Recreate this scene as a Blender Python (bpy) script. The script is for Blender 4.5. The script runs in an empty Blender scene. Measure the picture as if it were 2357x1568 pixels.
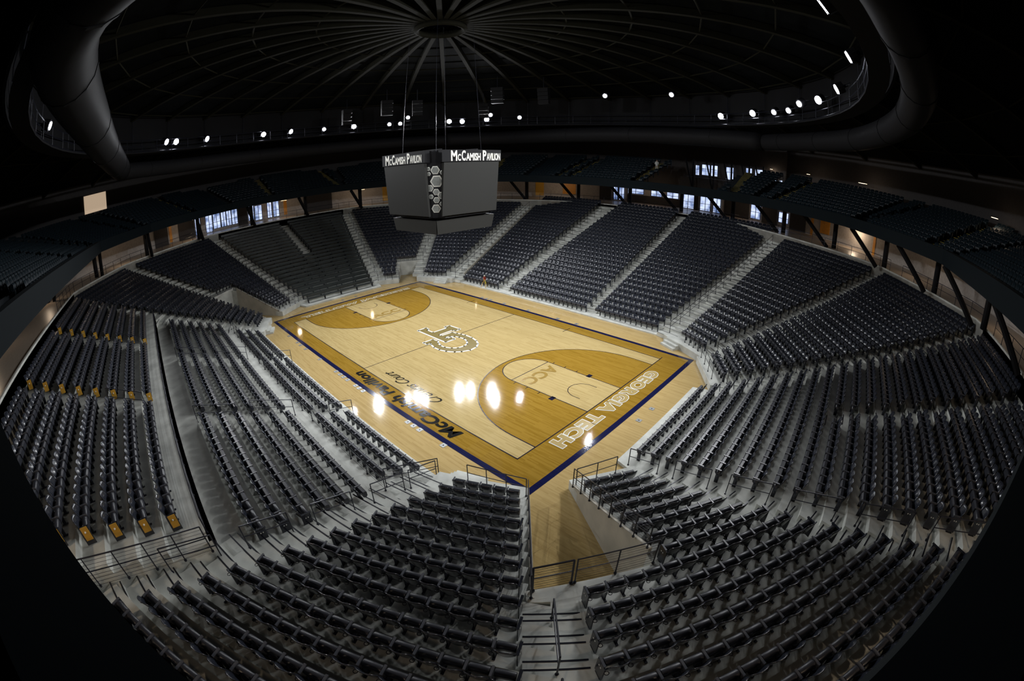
import bpy, bmesh, math, random
import numpy as np
from mathutils import Vector, Matrix
random.seed(7); rng = np.random.default_rng(7)
S = bpy.context.scene
COL = S.collection
R = math.radians
# ---------------------------------------------------------------- camera
CAM = (25.728, -20.138, 12.973)
YAW, PITCH, ROLL = R(133.104), R(-22.240), R(-0.2997)
F_PX = 1031.92
def cam_axes():
    cy, sy, cp, sp = math.cos(YAW), math.sin(YAW), math.cos(PITCH), math.sin(PITCH)
    f = Vector((cy*cp, sy*cp, sp)); r = Vector((sy, -cy, 0)); u = r.cross(f)
    c, s = math.cos(ROLL), math.sin(ROLL)
    return f, c*r + s*u, -s*r + c*u
cf, cr, cu = cam_axes()
cam = bpy.data.objects.new('camera', bpy.data.cameras.new('camera')); COL.objects.link(cam)
cam.matrix_world = Matrix(((cr.x, cu.x, -cf.x, CAM[0]), (cr.y, cu.y, -cf.y, CAM[1]), (cr.z, cu.z, -cf.z, CAM[2]), (0, 0, 0, 1)))
cam.data.type = 'PANO'
cam.data.sensor_width = 36.0; cam.data.sensor_fit = 'HORIZONTAL'
cam.data.clip_start = 0.05; cam.data.clip_end = 400
for tgt in (cam.data, getattr(cam.data, 'cycles', None)):
    try:
        tgt.panorama_type = 'FISHEYE_EQUISOLID'
        tgt.fisheye_lens = F_PX*36.0/2357.0
        tgt.fisheye_fov = R(200)
    except Exception: pass
S.camera = cam
S.render.engine = 'CYCLES'
S.view_settings.view_transform = 'Standard'; S.view_settings.look = 'None'
S.view_settings.gamma = 1.0; S.view_settings.exposure = 0.0; S.view_settings.use_curve_mapping = False
try:
    S.cycles.max_bounces = 6; S.cycles.diffuse_bounces = 3; S.cycles.glossy_bounces = 3
    S.cycles.sample_clamp_indirect = 4.0; S.cycles.use_light_tree = True
except Exception: pass
w = bpy.data.worlds.new('world'); S.world = w; w.use_nodes = True
w.node_tree.nodes['Background'].inputs[0].default_value = (.5, .65, 1, 1)
w.node_tree.nodes['Background'].inputs[1].default_value = 0.0006
LAMP_W, WARM_W = 8800.0, 75.0
# ---------------------------------------------------------------- materials
def mat(name, col, rough=.6, metal=0, noise=0, nscale=4, spec=.5, emis=None, es=0, bump=0, col2=None, stretch=None):
    m = bpy.data.materials.new(name); m.use_nodes = True
    nt = m.node_tree; b = nt.nodes['Principled BSDF']
    b.inputs['Roughness'].default_value = rough; b.inputs['Metallic'].default_value = metal
    b.inputs['Specular IOR Level'].default_value = spec
    b.inputs['Base Color'].default_value = (*col, 1)
    if emis: b.inputs['Emission Color'].default_value = (*emis, 1); b.inputs['Emission Strength'].default_value = es
    tc = nt.nodes.new('ShaderNodeTexCoord'); n = nt.nodes.new('ShaderNodeTexNoise'); n.inputs['Scale'].default_value = nscale
    n.inputs['Detail'].default_value = 5
    src = tc.outputs['Object']
    if stretch:
        mp = nt.nodes.new('ShaderNodeMapping'); mp.inputs['Scale'].default_value = stretch; nt.links.new(src, mp.inputs[0]); src = mp.outputs[0]
    nt.links.new(src, n.inputs['Vector'])
    r = nt.nodes.new('ShaderNodeValToRGB'); r.color_ramp.elements[0].position = .3; r.color_ramp.elements[1].position = .7
    c2 = col2 if col2 else tuple(c*(1-noise) for c in col)
    r.color_ramp.elements[0].color = (*c2, 1); r.color_ramp.elements[1].color = (*(col if col2 else tuple(min(1, c*(1+noise)) for c in col)), 1)
    nt.links.new(n.outputs['Fac'], r.inputs[0]); nt.links.new(r.outputs[0], b.inputs['Base Color'])
    if bump:
        bp = nt.nodes.new('ShaderNodeBump'); bp.inputs['Strength'].default_value = bump; bp.inputs['Distance'].default_value = .01
        nt.links.new(n.outputs['Fac'], bp.inputs['Height']); nt.links.new(bp.outputs[0], b.inputs['Normal'])
    return m
def wood(name, c1, c2, rough=.06):
    m = bpy.data.materials.new(name); m.use_nodes = True; nt = m.node_tree; b = nt.nodes['Principled BSDF']
    tc = nt.nodes.new('ShaderNodeTexCoord'); L = nt.links
    mp = nt.nodes.new('ShaderNodeMapping'); mp.inputs['Scale'].default_value = (1, 1, 1); L.new(tc.outputs['Object'], mp.inputs[0])
    br = nt.nodes.new('ShaderNodeTexBrick'); br.offset = .37; br.inputs['Scale'].default_value = 1
    br.inputs['Brick Width'].default_value = 1.7; br.inputs['Row Height'].default_value = .075; br.inputs['Mortar Size'].default_value = .0012
    br.inputs['Color1'].default_value = (0, 0, 0, 1); br.inputs['Color2'].default_value = (1, 1, 1, 1); br.inputs['Mortar'].default_value = (0, 0, 0, 1)
    br.inputs['Bias'].default_value = 0
    L.new(mp.outputs[0], br.inputs['Vector'])
    mp2 = nt.nodes.new('ShaderNodeMapping'); mp2.inputs['Scale'].default_value = (.8, 9, 1); L.new(tc.outputs['Object'], mp2.inputs[0])
    no = nt.nodes.new('ShaderNodeTexNoise'); no.inputs['Scale'].default_value = 1.6; no.inputs['Detail'].default_value = 6; L.new(mp2.outputs[0], no.inputs['Vector'])
    mx = nt.nodes.new('ShaderNodeMath'); mx.operation = 'MULTIPLY_ADD'; mx.inputs[1].default_value = .45; L.new(br.outputs['Color'], mx.inputs[0])
    sc = nt.nodes.new('ShaderNodeMath'); sc.operation = 'MULTIPLY'; sc.inputs[1].default_value = .8; L.new(no.outputs['Fac'], sc.inputs[0]); L.new(sc.outputs[0], mx.inputs[2])
    ra = nt.nodes.new('ShaderNodeValToRGB'); ra.color_ramp.elements[0].position = .25; ra.color_ramp.elements[1].position = .75
    ra.color_ramp.elements[0].color = (*c1, 1); ra.color_ramp.elements[1].color = (*c2, 1)
    L.new(mx.outputs[0], ra.inputs[0]); L.new(ra.outputs[0], b.inputs['Base Color'])
    b.inputs['Roughness'].default_value = rough; b.inputs['Specular IOR Level'].default_value = .5
    n3 = nt.nodes.new('ShaderNodeTexNoise'); n3.inputs['Scale'].default_value = 3.2; n3.inputs['Detail'].default_value = 4
    mp3 = nt.nodes.new('ShaderNodeMapping'); mp3.inputs['Scale'].default_value = (.5, 3, 1); L.new(tc.outputs['Object'], mp3.inputs[0]); L.new(mp3.outputs[0], n3.inputs['Vector'])
    bp = nt.nodes.new('ShaderNodeBump'); bp.inputs['Strength'].default_value = .05; bp.inputs['Distance'].default_value = .02
    L.new(n3.outputs['Fac'], bp.inputs['Height']); L.new(bp.outputs[0], b.inputs['Normal'])
    return m
M = {}
M['wood'] = wood('pale_maple', (.335, .245, .098), (.44, .335, .15))
M['wood_apron'] = wood('apron_maple', (.37, .255, .10), (.475, .345, .15))
M['stain'] = wood('stained_maple', (.20, .112, .012), (.285, .17, .026))
M['blue'] = wood('blue_paint', (.007, .008, .040), (.009, .011, .05), .08)
M['line'] = mat('court_line', (.012, .012, .03), .1)
M['black_paint'] = mat('black_paint', (.008, .008, .008), .08)
M['white_paint'] = mat('white_paint', (.72, .74, .72), .25)
M['gold_paint'] = mat('gold_paint', (.195, .150, .052), .15, noise=.05)
M['letter_fill'] = mat('letter_fill', (.36, .27, .11), .2, noise=.05)
M['tan_letter'] = mat('tan_letter', (.27, .175, .045), .15, noise=.1)
M['concrete'] = mat('concrete', (.52, .53, .49), .75, noise=.2, nscale=1.3, bump=.15)
M['wall_conc'] = mat('wall_concrete', (.45, .42, .35), .8, noise=.15, nscale=1.1)
M['seat'] = mat('seat_plastic', (.019, .022, .031), .24, noise=.1, nscale=30, spec=.6)
M['pan'] = mat('seat_pan_plastic', (.024, .026, .034), .38, noise=.1, nscale=30, spec=.5)
M['arm'] = mat('armrest_grey', (.075, .08, .095), .35, spec=.6)
M['steel'] = mat('dark_steel', (.012, .013, .022), .35, metal=.2)
M['yellow'] = mat('yellow_panel', (.55, .30, .03), .45)
M['fascia'] = mat('fascia_paint', (.003, .006, .008), .8, spec=.12)
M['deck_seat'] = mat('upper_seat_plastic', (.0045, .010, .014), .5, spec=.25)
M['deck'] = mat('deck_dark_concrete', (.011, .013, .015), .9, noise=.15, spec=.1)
M['rib'] = mat('roof_rib_paint', (.013, .0125, .008), .85, noise=.1, spec=.05)
M['roof'] = mat('roof_panel', (.004, .0048, .0055), .9, noise=.2, spec=.03, nscale=1)
M['duct'] = mat('duct_metal', (.012, .012, .0135), .6, noise=.1, spec=.08)
M['black'] = mat('matte_black', (.007, .007, .008), .7, spec=.12)
M['screen'] = mat('blank_screen', (.021, .021, .0195), .6, spec=.1)
M['hexface'] = mat('hexagon_face', (.16, .17, .16), .4, noise=.3, nscale=2)
M['silver'] = mat('silver_trim', (.5, .5, .46), .35, metal=.3)
M['letters'] = mat('sign_letters', (.62, .60, .53), .45)
M['lamp'] = mat('lamp_glass', (1, 1, 1), .3, emis=(.86, .88, 1), es=25)
M['lamp_dim'] = mat('dim_lamp_glass', (1, 1, 1), .3, emis=(.86, .88, 1), es=6)
M['lit_room'] = mat('lit_room', (.4, .3, .2), .6, emis=(1, .75, .52), es=.42)
M['warm_lamp'] = mat('warm_lamp', (1, 1, 1), .3, emis=(1, .72, .42), es=3.5)
M['glass_day'] = mat('daylit_glass', (.3, .4, .6), .2, emis=(.50, .62, 1.0), es=1.15)
nt_ = M['glass_day'].node_tree; n_ = nt_.nodes.new('ShaderNodeTexNoise'); n_.inputs['Scale'].default_value = .9; r_ = nt_.nodes.new('ShaderNodeValToRGB')
r_.color_ramp.elements[0].position = .35; r_.color_ramp.elements[0].color = (.10, .16, .34, 1); r_.color_ramp.elements[1].position = .6; r_.color_ramp.elements[1].color = (.62, .72, 1, 1)
t_ = nt_.nodes.new('ShaderNodeTexCoord'); nt_.links.new(t_.outputs['Object'], n_.inputs['Vector']); nt_.links.new(n_.outputs['Fac'], r_.inputs[0]); nt_.links.new(r_.outputs[0], nt_.nodes['Principled BSDF'].inputs['Emission Color'])
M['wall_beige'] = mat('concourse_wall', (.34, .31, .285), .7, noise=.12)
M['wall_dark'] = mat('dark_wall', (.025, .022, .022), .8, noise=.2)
M['orange'] = mat('orange_door', (.60, .25, .02), .5, noise=.1)
M['floor_conc'] = mat('concourse_floor', (.36, .30, .24), .35, noise=.12)
M['tread_yellow'] = mat('yellow_stair_edge', (.6, .45, .03), .6)
M['bench'] = mat('bench_dark', (.026, .034, .034), .45, noise=.15, nscale=3)
M['plate'] = mat('floor_plate', (.24, .25, .25), .35, metal=.3)
M['skin'] = mat('skin', (.4, .25, .18), .6)
M['shirt'] = mat('white_shirt', (.5, .52, .5), .8)
M['trousers'] = mat('pale_trousers', (.35, .33, .26), .8)
M['tripod_wood'] = mat('tripod_yellow', (.50, .30, .04), .5)
M['red'] = mat('red_case', (.20, .02, .015), .4)
M['card'] = mat('pale_card', (.6, .55, .45), .6)
M['hair'] = mat('dark_hair', (.02, .015, .01), .7)
# ---------------------------------------------------------------- mesh helpers
class MB:
    def __init__(s): s.v = []; s.f = []; s.mi = []; s.cm = 0
    def add(s, vs, fs):
        o = len(s.v); s.v += [tuple(v) for v in vs]; s.f += [tuple(i+o for i in f) for f in fs]; s.mi += [s.cm]*len(fs)
    def prism(s, poly, z0, z1):      # poly list of (x,y); z1 may be list
        n = len(poly); z1 = z1 if isinstance(z1, (list, tuple)) else [z1]*n; z0 = z0 if isinstance(z0, (list, tuple)) else [z0]*n
        ar = sum(poly[i][0]*poly[(i+1) % n][1]-poly[(i+1) % n][0]*poly[i][1] for i in range(n))
        if ar < 0: poly = poly[::-1]; z1 = z1[::-1]; z0 = z0[::-1]
        vs = [(p[0], p[1], z0[i]) for i, p in enumerate(poly)]+[(p[0], p[1], z1[i]) for i, p in enumerate(poly)]
        s.add(vs, [tuple(range(n-1, -1, -1)), tuple(range(n, 2*n))]+[(i, (i+1) % n, n+(i+1) % n, n+i) for i in range(n)])
    def box(s, x0, x1, y0, y1, z0, z1): s.prism([(x0, y0), (x1, y0), (x1, y1), (x0, y1)], z0, z1)
    def obox(s, c, ux, hx, hy, z0, z1):   # oriented box, ux unit 2d
        n = (-ux[1], ux[0])
        s.prism([(c[0]+a*hx*ux[0]+b*hy*n[0], c[1]+a*hx*ux[1]+b*hy*n[1]) for a, b in ((-1, -1), (1, -1), (1, 1), (-1, 1))], z0, z1)
    def tube(s, pts, r, n=6, closed=False):
        pts = [Vector(p) for p in pts]; rings = []; N = len(pts)
        for i, p in enumerate(pts):
            a = pts[(i-1) % N] if (closed or i > 0) else p; b = pts[(i+1) % N] if (closed or i < N-1) else p
            d = (b-a).normalized(); up = Vector((0, 0, 1)) if abs(d.z) < .95 else Vector((1, 0, 0))
            x = d.cross(up).normalized(); y = x.cross(d)
            rings.append([p+r*(math.cos(2*math.pi*k/n)*x+math.sin(2*math.pi*k/n)*y) for k in range(n)])
        vs = [v for g in rings for v in g]; fs = []
        for i in range(N if closed else N-1):
            j = (i+1) % N
            fs += [(i*n+k, i*n+(k+1) % n, j*n+(k+1) % n, j*n+k) for k in range(n)]
        if not closed: fs += [tuple(range(n-1, -1, -1)), tuple(range((N-1)*n, N*n))]
        s.add(vs, fs)
    def ball(s, c, r, n=8, m=5, sz=1):
        vs = []; fs = []
        for i in range(m+1):
            t = math.pi*i/m
            vs += [(c[0]+r*math.sin(t)*math.cos(2*math.pi*k/n), c[1]+r*math.sin(t)*math.sin(2*math.pi*k/n), c[2]+sz*r*math.cos(t)) for k in range(n)]
        for i in range(m): fs += [(i*n+k, (i+1)*n+k, (i+1)*n+(k+1) % n, i*n+(k+1) % n) for k in range(n)]
        s.add(vs, fs)
    def mesh(s, name, mats, smooth=False):
        me = bpy.data.meshes.new(name); me.from_pydata(s.v, [], s.f)
        for m in (mats if isinstance(mats, (list, tuple)) else [mats]): me.materials.append(m)
        if any(s.mi): me.polygons.foreach_set('material_index', s.mi)
        if smooth: me.polygons.foreach_set('use_smooth', [True]*len(me.polygons))
        me.update(); return me
    def obj(s, name, mats, parent=None, smooth=False, bevel=0):
        o = bpy.data.objects.new(name, s.mesh(name, mats, smooth)); COL.objects.link(o)
        if parent: o.parent = parent
        if bevel: b = o.modifiers.new('bevel', 'BEVEL'); b.width = bevel; b.segments = 2
        return o
def tag(o, label=None, cat=None, group=None, kind=None):
    if label: o['label'] = label
    if cat: o['category'] = cat
    if group: o['group'] = group
    if kind: o['kind'] = kind
    return o
def empty(name, loc=(0, 0, 0), rz=0):
    o = bpy.data.objects.new(name, None); COL.objects.link(o); o.location = loc; o.rotation_euler = (0, 0, rz); o.empty_display_size = .2; return o
def pol(r, a): return (r*math.cos(R(a)), r*math.sin(R(a)))
def project(x, y, z):
    d = Vector((x-CAM[0], y-CAM[1], z-CAM[2])).normalized(); th = math.acos(max(-1, min(1, d.dot(cf)))); ph = math.atan2(d.dot(cu), d.dot(cr)); rr = 2*F_PX*math.sin(th/2)
    return 1178.5+rr*math.cos(ph), 784-rr*math.sin(ph)
NUM = ['one', 'two', 'three', 'four', 'five', 'six', 'seven', 'eight', 'nine', 'ten', 'eleven', 'twelve', 'thirteen', 'fourteen', 'fifteen', 'sixteen', 'seventeen', 'eighteen', 'nineteen', 'twenty', 'twenty-one', 'twenty-two', 'twenty-three', 'twenty-four', 'twenty-five', 'twenty-six']
ORD = ['first', 'second', 'third', 'fourth', 'fifth', 'sixth', 'seventh', 'eighth', 'ninth', 'tenth', 'eleventh', 'twelfth', 'thirteenth', 'fourteenth', 'fifteenth', 'sixteenth', 'seventeenth', 'eighteenth', 'nineteenth', 'twentieth', 'twenty-first', 'twenty-second', 'twenty-third', 'twenty-fourth', 'twenty-fifth', 'twenty-sixth', 'twenty-seventh', 'twenty-eighth', 'twenty-ninth', 'thirtieth']
# ---------------------------------------------------------------- floor and court
HX, HY = 94*.3048/2, 50*.3048/2
m = MB(); m.prism([(-26, -21), (26, -21), (26, 21), (-26, 21)], -.3, 0)
floor = tag(m.obj('floor', M['wood_apron']), 'pale varnished maple arena floor around the court', kind='structure')
def flat(name, polys, z, mt, par):
    mb = MB()
    for p in polys: mb.add([(x, y, z) for x, y in p], [tuple(range(len(p)))])
    return mb.obj(name, mt, par)
def arc(cx, cy, r, a0, a1, n=48): return [(cx+r*math.cos(R(a0+(a1-a0)*i/n)), cy+r*math.sin(R(a0+(a1-a0)*i/n))) for i in range(n+1)]
def strip(pts, wd):
    out = []
    for (x0, y0), (x1, y1) in zip(pts[:-1], pts[1:]):
        L = math.hypot(x1-x0, y1-y0) or 1; nx, ny = -(y1-y0)/L*wd/2, (x1-x0)/L*wd/2; ex, ey = (x1-x0)/L*wd*.3, (y1-y0)/L*wd*.3
        out.append([(x0-ex+nx, y0-ey+ny), (x0-ex-nx, y0-ey-ny), (x1+ex-nx, y1+ey-ny), (x1+ex+nx, y1+ey+ny)])
    return out
def ring_rect(ax, ay, wd):
    return [[(-ax, -ay), (ax, -ay), (ax, -ay+wd), (-ax, -ay+wd)], [(-ax, ay-wd), (ax, ay-wd), (ax, ay), (-ax, ay)], [(-ax, -ay+wd), (-ax+wd, -ay+wd), (-ax+wd, ay-wd), (-ax, ay-wd)], [(ax-wd, -ay+wd), (ax, -ay+wd), (ax, ay-wd), (ax-wd, ay-wd)]]
BX, BY, BW = 16.45, 9.19, .33
flat('stained_border', [[(-BX, -BY), (BX, -BY), (BX, BY), (-BX, BY)]], .003, M['stain'], floor)
flat('blue_border', ring_rect(BX, BY, BW), .006, M['blue'], floor)
flat('court_surface', [[(-HX, -HY), (HX, -HY), (HX, HY), (-HX, HY)]], .006, M['wood'], floor)
ft = .3048
for sx in (1, -1):
    bx = sx*(47-5.25)*ft; r3 = 20.75*ft
    a0, a1 = (90, 270) if sx > 0 else (90, -90)
    ar = arc(bx, 0, r3, a0, a1)
    flat('three_point_area', [[(sx*HX, r3)]+ar+[(sx*HX, -r3)]], .009, M['stain'], floor)
    key = arc(sx*28*ft, 0, 6*ft, a0, a1, 32)
    flat('lane_surface', [[(sx*HX, 6*ft)]+key+[(sx*HX, -6*ft)]], .012, M['wood'], floor)
    L = strip([(sx*HX, r3)]+ar+[(sx*HX, -r3)], .055)+strip([(sx*HX, 6*ft)]+key+[(sx*HX, -6*ft)], .055)+strip([(sx*28*ft, 6*ft), (sx*28*ft, -6*ft)], .055)
    L += strip([(bx-sx*-.0+sx*.4*3*ft*1.1, 3*ft)]+arc(bx, 0, 3.0*ft, a0, a1, 24)+[(bx+sx*.4*3*ft*1.1, -3*ft)], .045)
    for dd in (7+1, 11.3, 14.5, 17.7):
        for sy in (1, -1):
            x = sx*(47-dd)*ft
            L += strip([(x, sy*6*ft), (x, sy*6.75*ft)], .05 if dd > 8 else .30)
    L += strip([(sx*19*ft, 25*ft-.45), (sx*19*ft, 25*ft+.55)], .045)
    L += strip([(sx*HX, -HY), (sx*HX, HY+(.35 if sx > 0 else 0))], .055)
    flat('court_lines', L, .015, M['line'], floor)
flat('sidelines', strip([(-HX, -HY), (HX, -HY)], .055)+strip([(-HX, HY), (HX, HY)], .055)+strip([(0, -HY), (0, -1.95)], .045)+strip([(0, 1.4), (0, HY)], .045), .015, M['line'], floor)
flat('centre_circle', strip(arc(0, 0, 1.83, 0, 360, 64), .02), .010, M['stain'], floor)
GT = [(-3.07, -0.61), (-3.09, 0.15), (-2.76, 0.13), (-2.65, -0.11), (-1.77, -0.1), (-1.74, 1.42), (-2.09, 1.46), (-2.02, 1.84), (-0.8, 1.89), (-0.77, 1.45), (-1.09, 1.42), (-1.07, -0.11), (-0.7, -0.11), (-0.65, 1.01), (-0.19, 1.08), (0.18, 1.2), (0.57, 1.28), (1.38, 1.26), (2.08, 1.07), (2.6, 0.74), (2.94, 0.27), (3.03, -0.4), (2.78, -0.99), (2.47, -1.36), (1.93, -1.7), (1.35, -1.86), (0.72, -1.85), (0.14, -1.68), (-0.17, -1.52), (-0.2, -1.87), (-0.61, -1.88), (-0.59, -1.04), (-0.11, -0.97), (0.26, -1.22), (0.75, -1.39), (1.29, -1.41), (1.82, -1.13), (2.16, -0.78), (2.24, -0.19), (2.09, 0.27), (1.63, 0.65), (1.1, 0.82), (0.55, 0.78), (0.12, 0.63), (-0.18, 0.36), (-0.31, -0.09), (0.06, -0.13), (0.14, 0.22), (0.53, 0.2), (0.52, -0.63)]
flat('logo_outline', strip(GT+[GT[0]], .26), .018, M['white_paint'], floor)
flat('logo', [GT], .021, M['gold_paint'], floor)
# --- lettering
def text_mesh(body, offset=0, shear=0, space=1.0):
    c = bpy.data.curves.new('t', 'FONT'); c.body = body; c.offset = offset; c.shear = shear; c.space_character = space; c.resolution_u = 3; c.fill_mode = 'FRONT' if False else 'BOTH'
    o = bpy.data.objects.new('t', c); COL.objects.link(o); bpy.context.view_layer.update()
    me = bpy.data.meshes.new_from_object(o.evaluated_get(bpy.context.evaluated_depsgraph_get()))
    vs = [tuple(v.co) for v in me.vertices]; fs = [tuple(p.vertices) for p in me.polygons]
    bpy.data.objects.remove(o); bpy.data.curves.remove(c); bpy.data.meshes.remove(me)
    return vs, fs
def lettering(body, name, origin, right, up, width, height, mt, par, offset=.03, shear=0, space=1.0, outline=None, omat=None, lift=.003, norm=None, skew=0):
    """origin: lower-left corner of the text box"""
    o3, r3_, u3 = Vector(origin), Vector(right).normalized(), Vector(up).normalized(); n3 = r3_.cross(u3)
    vs, fs = text_mesh(body, offset, shear, space)
    x0 = min(v[0] for v in vs); x1 = max(v[0] for v in vs); y0 = min(v[1] for v in vs); y1 = max(v[1] for v in vs)
    kx, ky = width/(x1-x0), height/(y1-y0)
    def place(vs, fs, lf, nm, mm):
        mb = MB(); mb.add([o3+r3_*((v[0]-x0)*kx+skew*(v[1]-y0)*ky)+u3*((v[1]-y0)*ky)+n3*lf for v in vs], fs); return mb.obj(nm, mm, par)
    if outline:
        v2, f2 = text_mesh(body, offset+outline, shear, space); place(v2, f2, lift, name+'_outline', omat)
    return place(vs, fs, lift*2, name, mt)
lettering('GEORGIA TECH', 'baseline_lettering', (14.56, 5.42, .012), (0, -1, 0), (1, 0, 0), 10.95, .86, M['letter_fill'], floor, .06, outline=.032, omat=M['white_paint'], space=1.12)
lettering('YELLOW JACKETS', 'baseline_lettering', (-14.46, -6.45, .012), (0, 1, 0), (-1, 0, 0), 13.0, .80, M['letter_fill'], floor, .05, outline=.035, omat=M['white_paint'], space=1.12)
lettering('ACC', 'lane_lettering', (8.95, 1.5, .016), (0, -1, 0), (1, 0, 0), 3.0, .95, M['tan_letter'], floor, .03)
lettering('ACC', 'lane_lettering', (-8.8, -1.5, .016), (0, 1, 0), (-1, 0, 0), 3.0, .95, M['tan_letter'], floor, .03)
lettering('McCamish Pavilion', 'sideline_lettering', (10.85, -7.88, .012), (-1, 0, 0), (0, -1, 0), 10.6, .82, M['black_paint'], floor, .035, skew=.22)
lettering('Cremins Court', 'script_lettering', (7.55, -6.42, .016), (-1, 0, 0), (0, -1, 0), 5.6, .72, M['black_paint'], floor, -.004, skew=.62, space=.92)
PL = [(-1.08, -9.33), (-0.43, -9.33), (0.12, -9.33), (0.72, -9.33), (1.86, -9.33), (2.35, -9.33), (2.87, -9.33), (7.85, -9.33), (8.38, -9.33), (8.93, -9.33), (10.91, -9.33), (-11.04, -9.34), (-8.86, -9.34), (-8.04, -9.36), (-6.88, -9.35), (-4.02, -9.33), (-17.04, -.78), (-17.04, .82), (17.06, .84), (17.06, -.76), (-5.95, 9.38), (-5.37, 9.38), (-4.75, 9.38), (-2.9, 9.4), (.16, 9.38), (3.57, 9.38), (5.56, 9.4)]
pb = MB(); pb.box(-.15, .15, -.15, .15, .003, .012); pm = pb.mesh('floor_plate', M['plate'])
hb = MB(); hb.box(-.035, .035, -.035, .035, .012, .016); hm = hb.mesh('socket', M['black'])
for i, (x, y) in enumerate(PL):
    o = bpy.data.objects.new('floor_plate', pm); COL.objects.link(o); o.location = (x, y, .004)
    h = bpy.data.objects.new('socket', hm); COL.objects.link(h); h.parent = o
    if i < 16: lb = 'square grey floor plate on the lettered sideline, %s counted from the right' % ORD[sorted(range(16), key=lambda j: -PL[j][0]).index(i)]
    elif i < 18: lb = 'grey floor plate behind the far left baseline, %s the wall door' % ('further from' if i == 16 else 'nearer')
    elif i < 20: lb = 'grey floor plate behind the right baseline, %s of the pair' % ('farther' if i == 18 else 'nearer')
    else: lb = 'small grey floor plate on the far sideline, %s counted from the left' % ORD[i-20]
    tag(o, lb, 'floor plate', 'floor plates around the court')
# ---------------------------------------------------------------- seating bowl
RISE = .305
def vec(a): return (math.cos(R(a)), math.sin(R(a)))
def isect(P, D, n, d):      # point of line P+tD with n.p = d
    k = (d-(n[0]*P[0]+n[1]*P[1]))/(n[0]*D[0]+n[1]*D[1]); return (P[0]+k*D[0], P[1]+k*D[1])
def mir(p, sx, sy): return (p[0]*sx, p[1]*sy)
# aisle centre lines in the (+,+) quadrant
A4 = ((13.1, 11.9), (.212, .862)); A5 = ((17.3, 9.5), (.58, .65)); A6 = ((19.3, 5.15), (.84, .255))
A3 = ((4.98, 12.4), (-.008, .862)); A2 = ((-5.78, 12.4), (-.02, .862))
class Sec: pass
SECS = []
def section(key, label, sx, sy, nang, P, tread, rows, z0, front, La, Lb, Sa, Sb, rise=RISE, seats=True, short=None, name='terrace', mt=None, firstz=0.0, endwall=0):
    """La/Lb: aisle lines bounding the terrace, Sa/Sb: seat end lines (P0,D) ; all given in the + + quadrant"""
    n = vec(nang); s = Sec(); s.key = key; s.n = mir(n, sx, sy); s.rows = []
    d0 = n[0]*P[0]+n[1]*P[1]
    mb = MB(); nos = MB()
    for k in range(rows):
        fr = d0+tread*k-(front if k == 0 else .42); bk = d0+tread*(k+1)-.42; z = z0+rise*k
        la, lb = La, Lb; sa, sb = Sa, Sb
        if short and k < short[0]:
            if short[1] == 'a': la = short[2]; sa = short[3]
            else: lb = short[2]; sb = short[3]
        poly = [isect(*la, n, fr), isect(*lb, n, fr), isect(*lb, n, bk), isect(*la, n, bk)]
        poly = [mir(p, sx, sy) for p in poly]
        zb = 0.0 if (k < 9) else max(0, z-1.3)
        mb.prism(poly, zb, z)
        if k == 0: s.front = poly[:2]
        dd = d0+tread*k
        ra = mir(isect(*sa, n, dd), sx, sy); rb = mir(isect(*sb, n, dd), sx, sy)
        s.rows.append((ra, rb, z))
    s.top = z0+rise*(rows-1); s.tread = tread; s.z0 = z0; s.rise = rise
    o = mb.obj(name, mt or M['concrete']); tag(o, label, kind='structure'); s.obj = o; s.label = label; s.seats = seats
    SECS.append(s); return s
def off(line, dx, dy=0): return ((line[0][0]+dx, line[0][1]+dy), line[1])
C1a = ((14.35, 11.5), (.213, .86)); C1b = ((16.86, 10.2), (.58, .65)); C2a = ((17.8, 8.75), (.575, .645)); C2b = ((19.7, 6.1), (.84, .255)); Ra = ((18.9, 4.2), (.84, .253))
F3b = ((11.79, 12.4), (.207, .862)); F3a = ((5.5, 12.4), (.01, .862)); F2b = ((4.5, 12.4), (-.02, .862)); F2a = ((-4.88, 12.4), (.01, .862)); F1b = ((-6.7, 12.4), (-.045, .862)); F1a = ((-12.2, 12.4), (-.232, .862))
A1 = ((-13.1, 11.9), (-.222, .862))
fs = [section('F1', 'stepped concrete terrace along the far sideline, left block', 1, 1, 90, (0, 12.4), .862, 26, .10, .65, A1, A2, F1a, F1b),
      section('F2', 'stepped concrete terrace along the far sideline, middle block', 1, 1, 90, (0, 12.4), .862, 26, .10, .65, A2, A3, F2a, F2b),
      section('F3', 'stepped concrete terrace along the far sideline, right block', 1, 1, 90, (0, 12.4), .862, 26, .10, .65, A3, A4, F3a, F3b)]
NB = {(1, 1): 'far right corner', (1, -1): 'near right corner', (-1, 1): 'far left corner', (-1, -1): 'near left corner'}
TW = ((17.75, 7.95), (.839, .545)); TWs = ((18.47, 8.11), (.839, .545))     # tunnel wall on the C2 side
TL = ((17.05, 9.95), (.583, .65)); DW = ((18.5, 7.6), (.80, .60)); DWs = ((18.75, 7.3), (.80, .60))
for sx, sy in ((1, 1), (1, -1), (-1, -1), (-1, 1)):
    nm = NB[sx, sy]; tun = sy < 0
    sh1 = (8, 'b', TL, C1b) if tun else None
    sh2 = (8, 'a', TW, TWs) if tun else ((4, 'a', DW, DWs) if sx < 0 else None)
    section('C1%d%d' % (sx, sy), 'stepped concrete terrace at the %s, sideline side' % nm, sx, sy, 62, (16.86, 10.2), .849, 22, .5, 1.0, A4, A5, C1a, C1b, short=sh1)
    section('C2%d%d' % (sx, sy), 'stepped concrete terrace at the %s, baseline side' % nm, sx, sy, 33, (19.7, 6.1), .845, 22, .5, 1.0, A5, A6, C2a, C2b, short=sh2)
def ymir(l): return ((l[0][0], -l[0][1]), (l[1][0], -l[1][1]))
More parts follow.
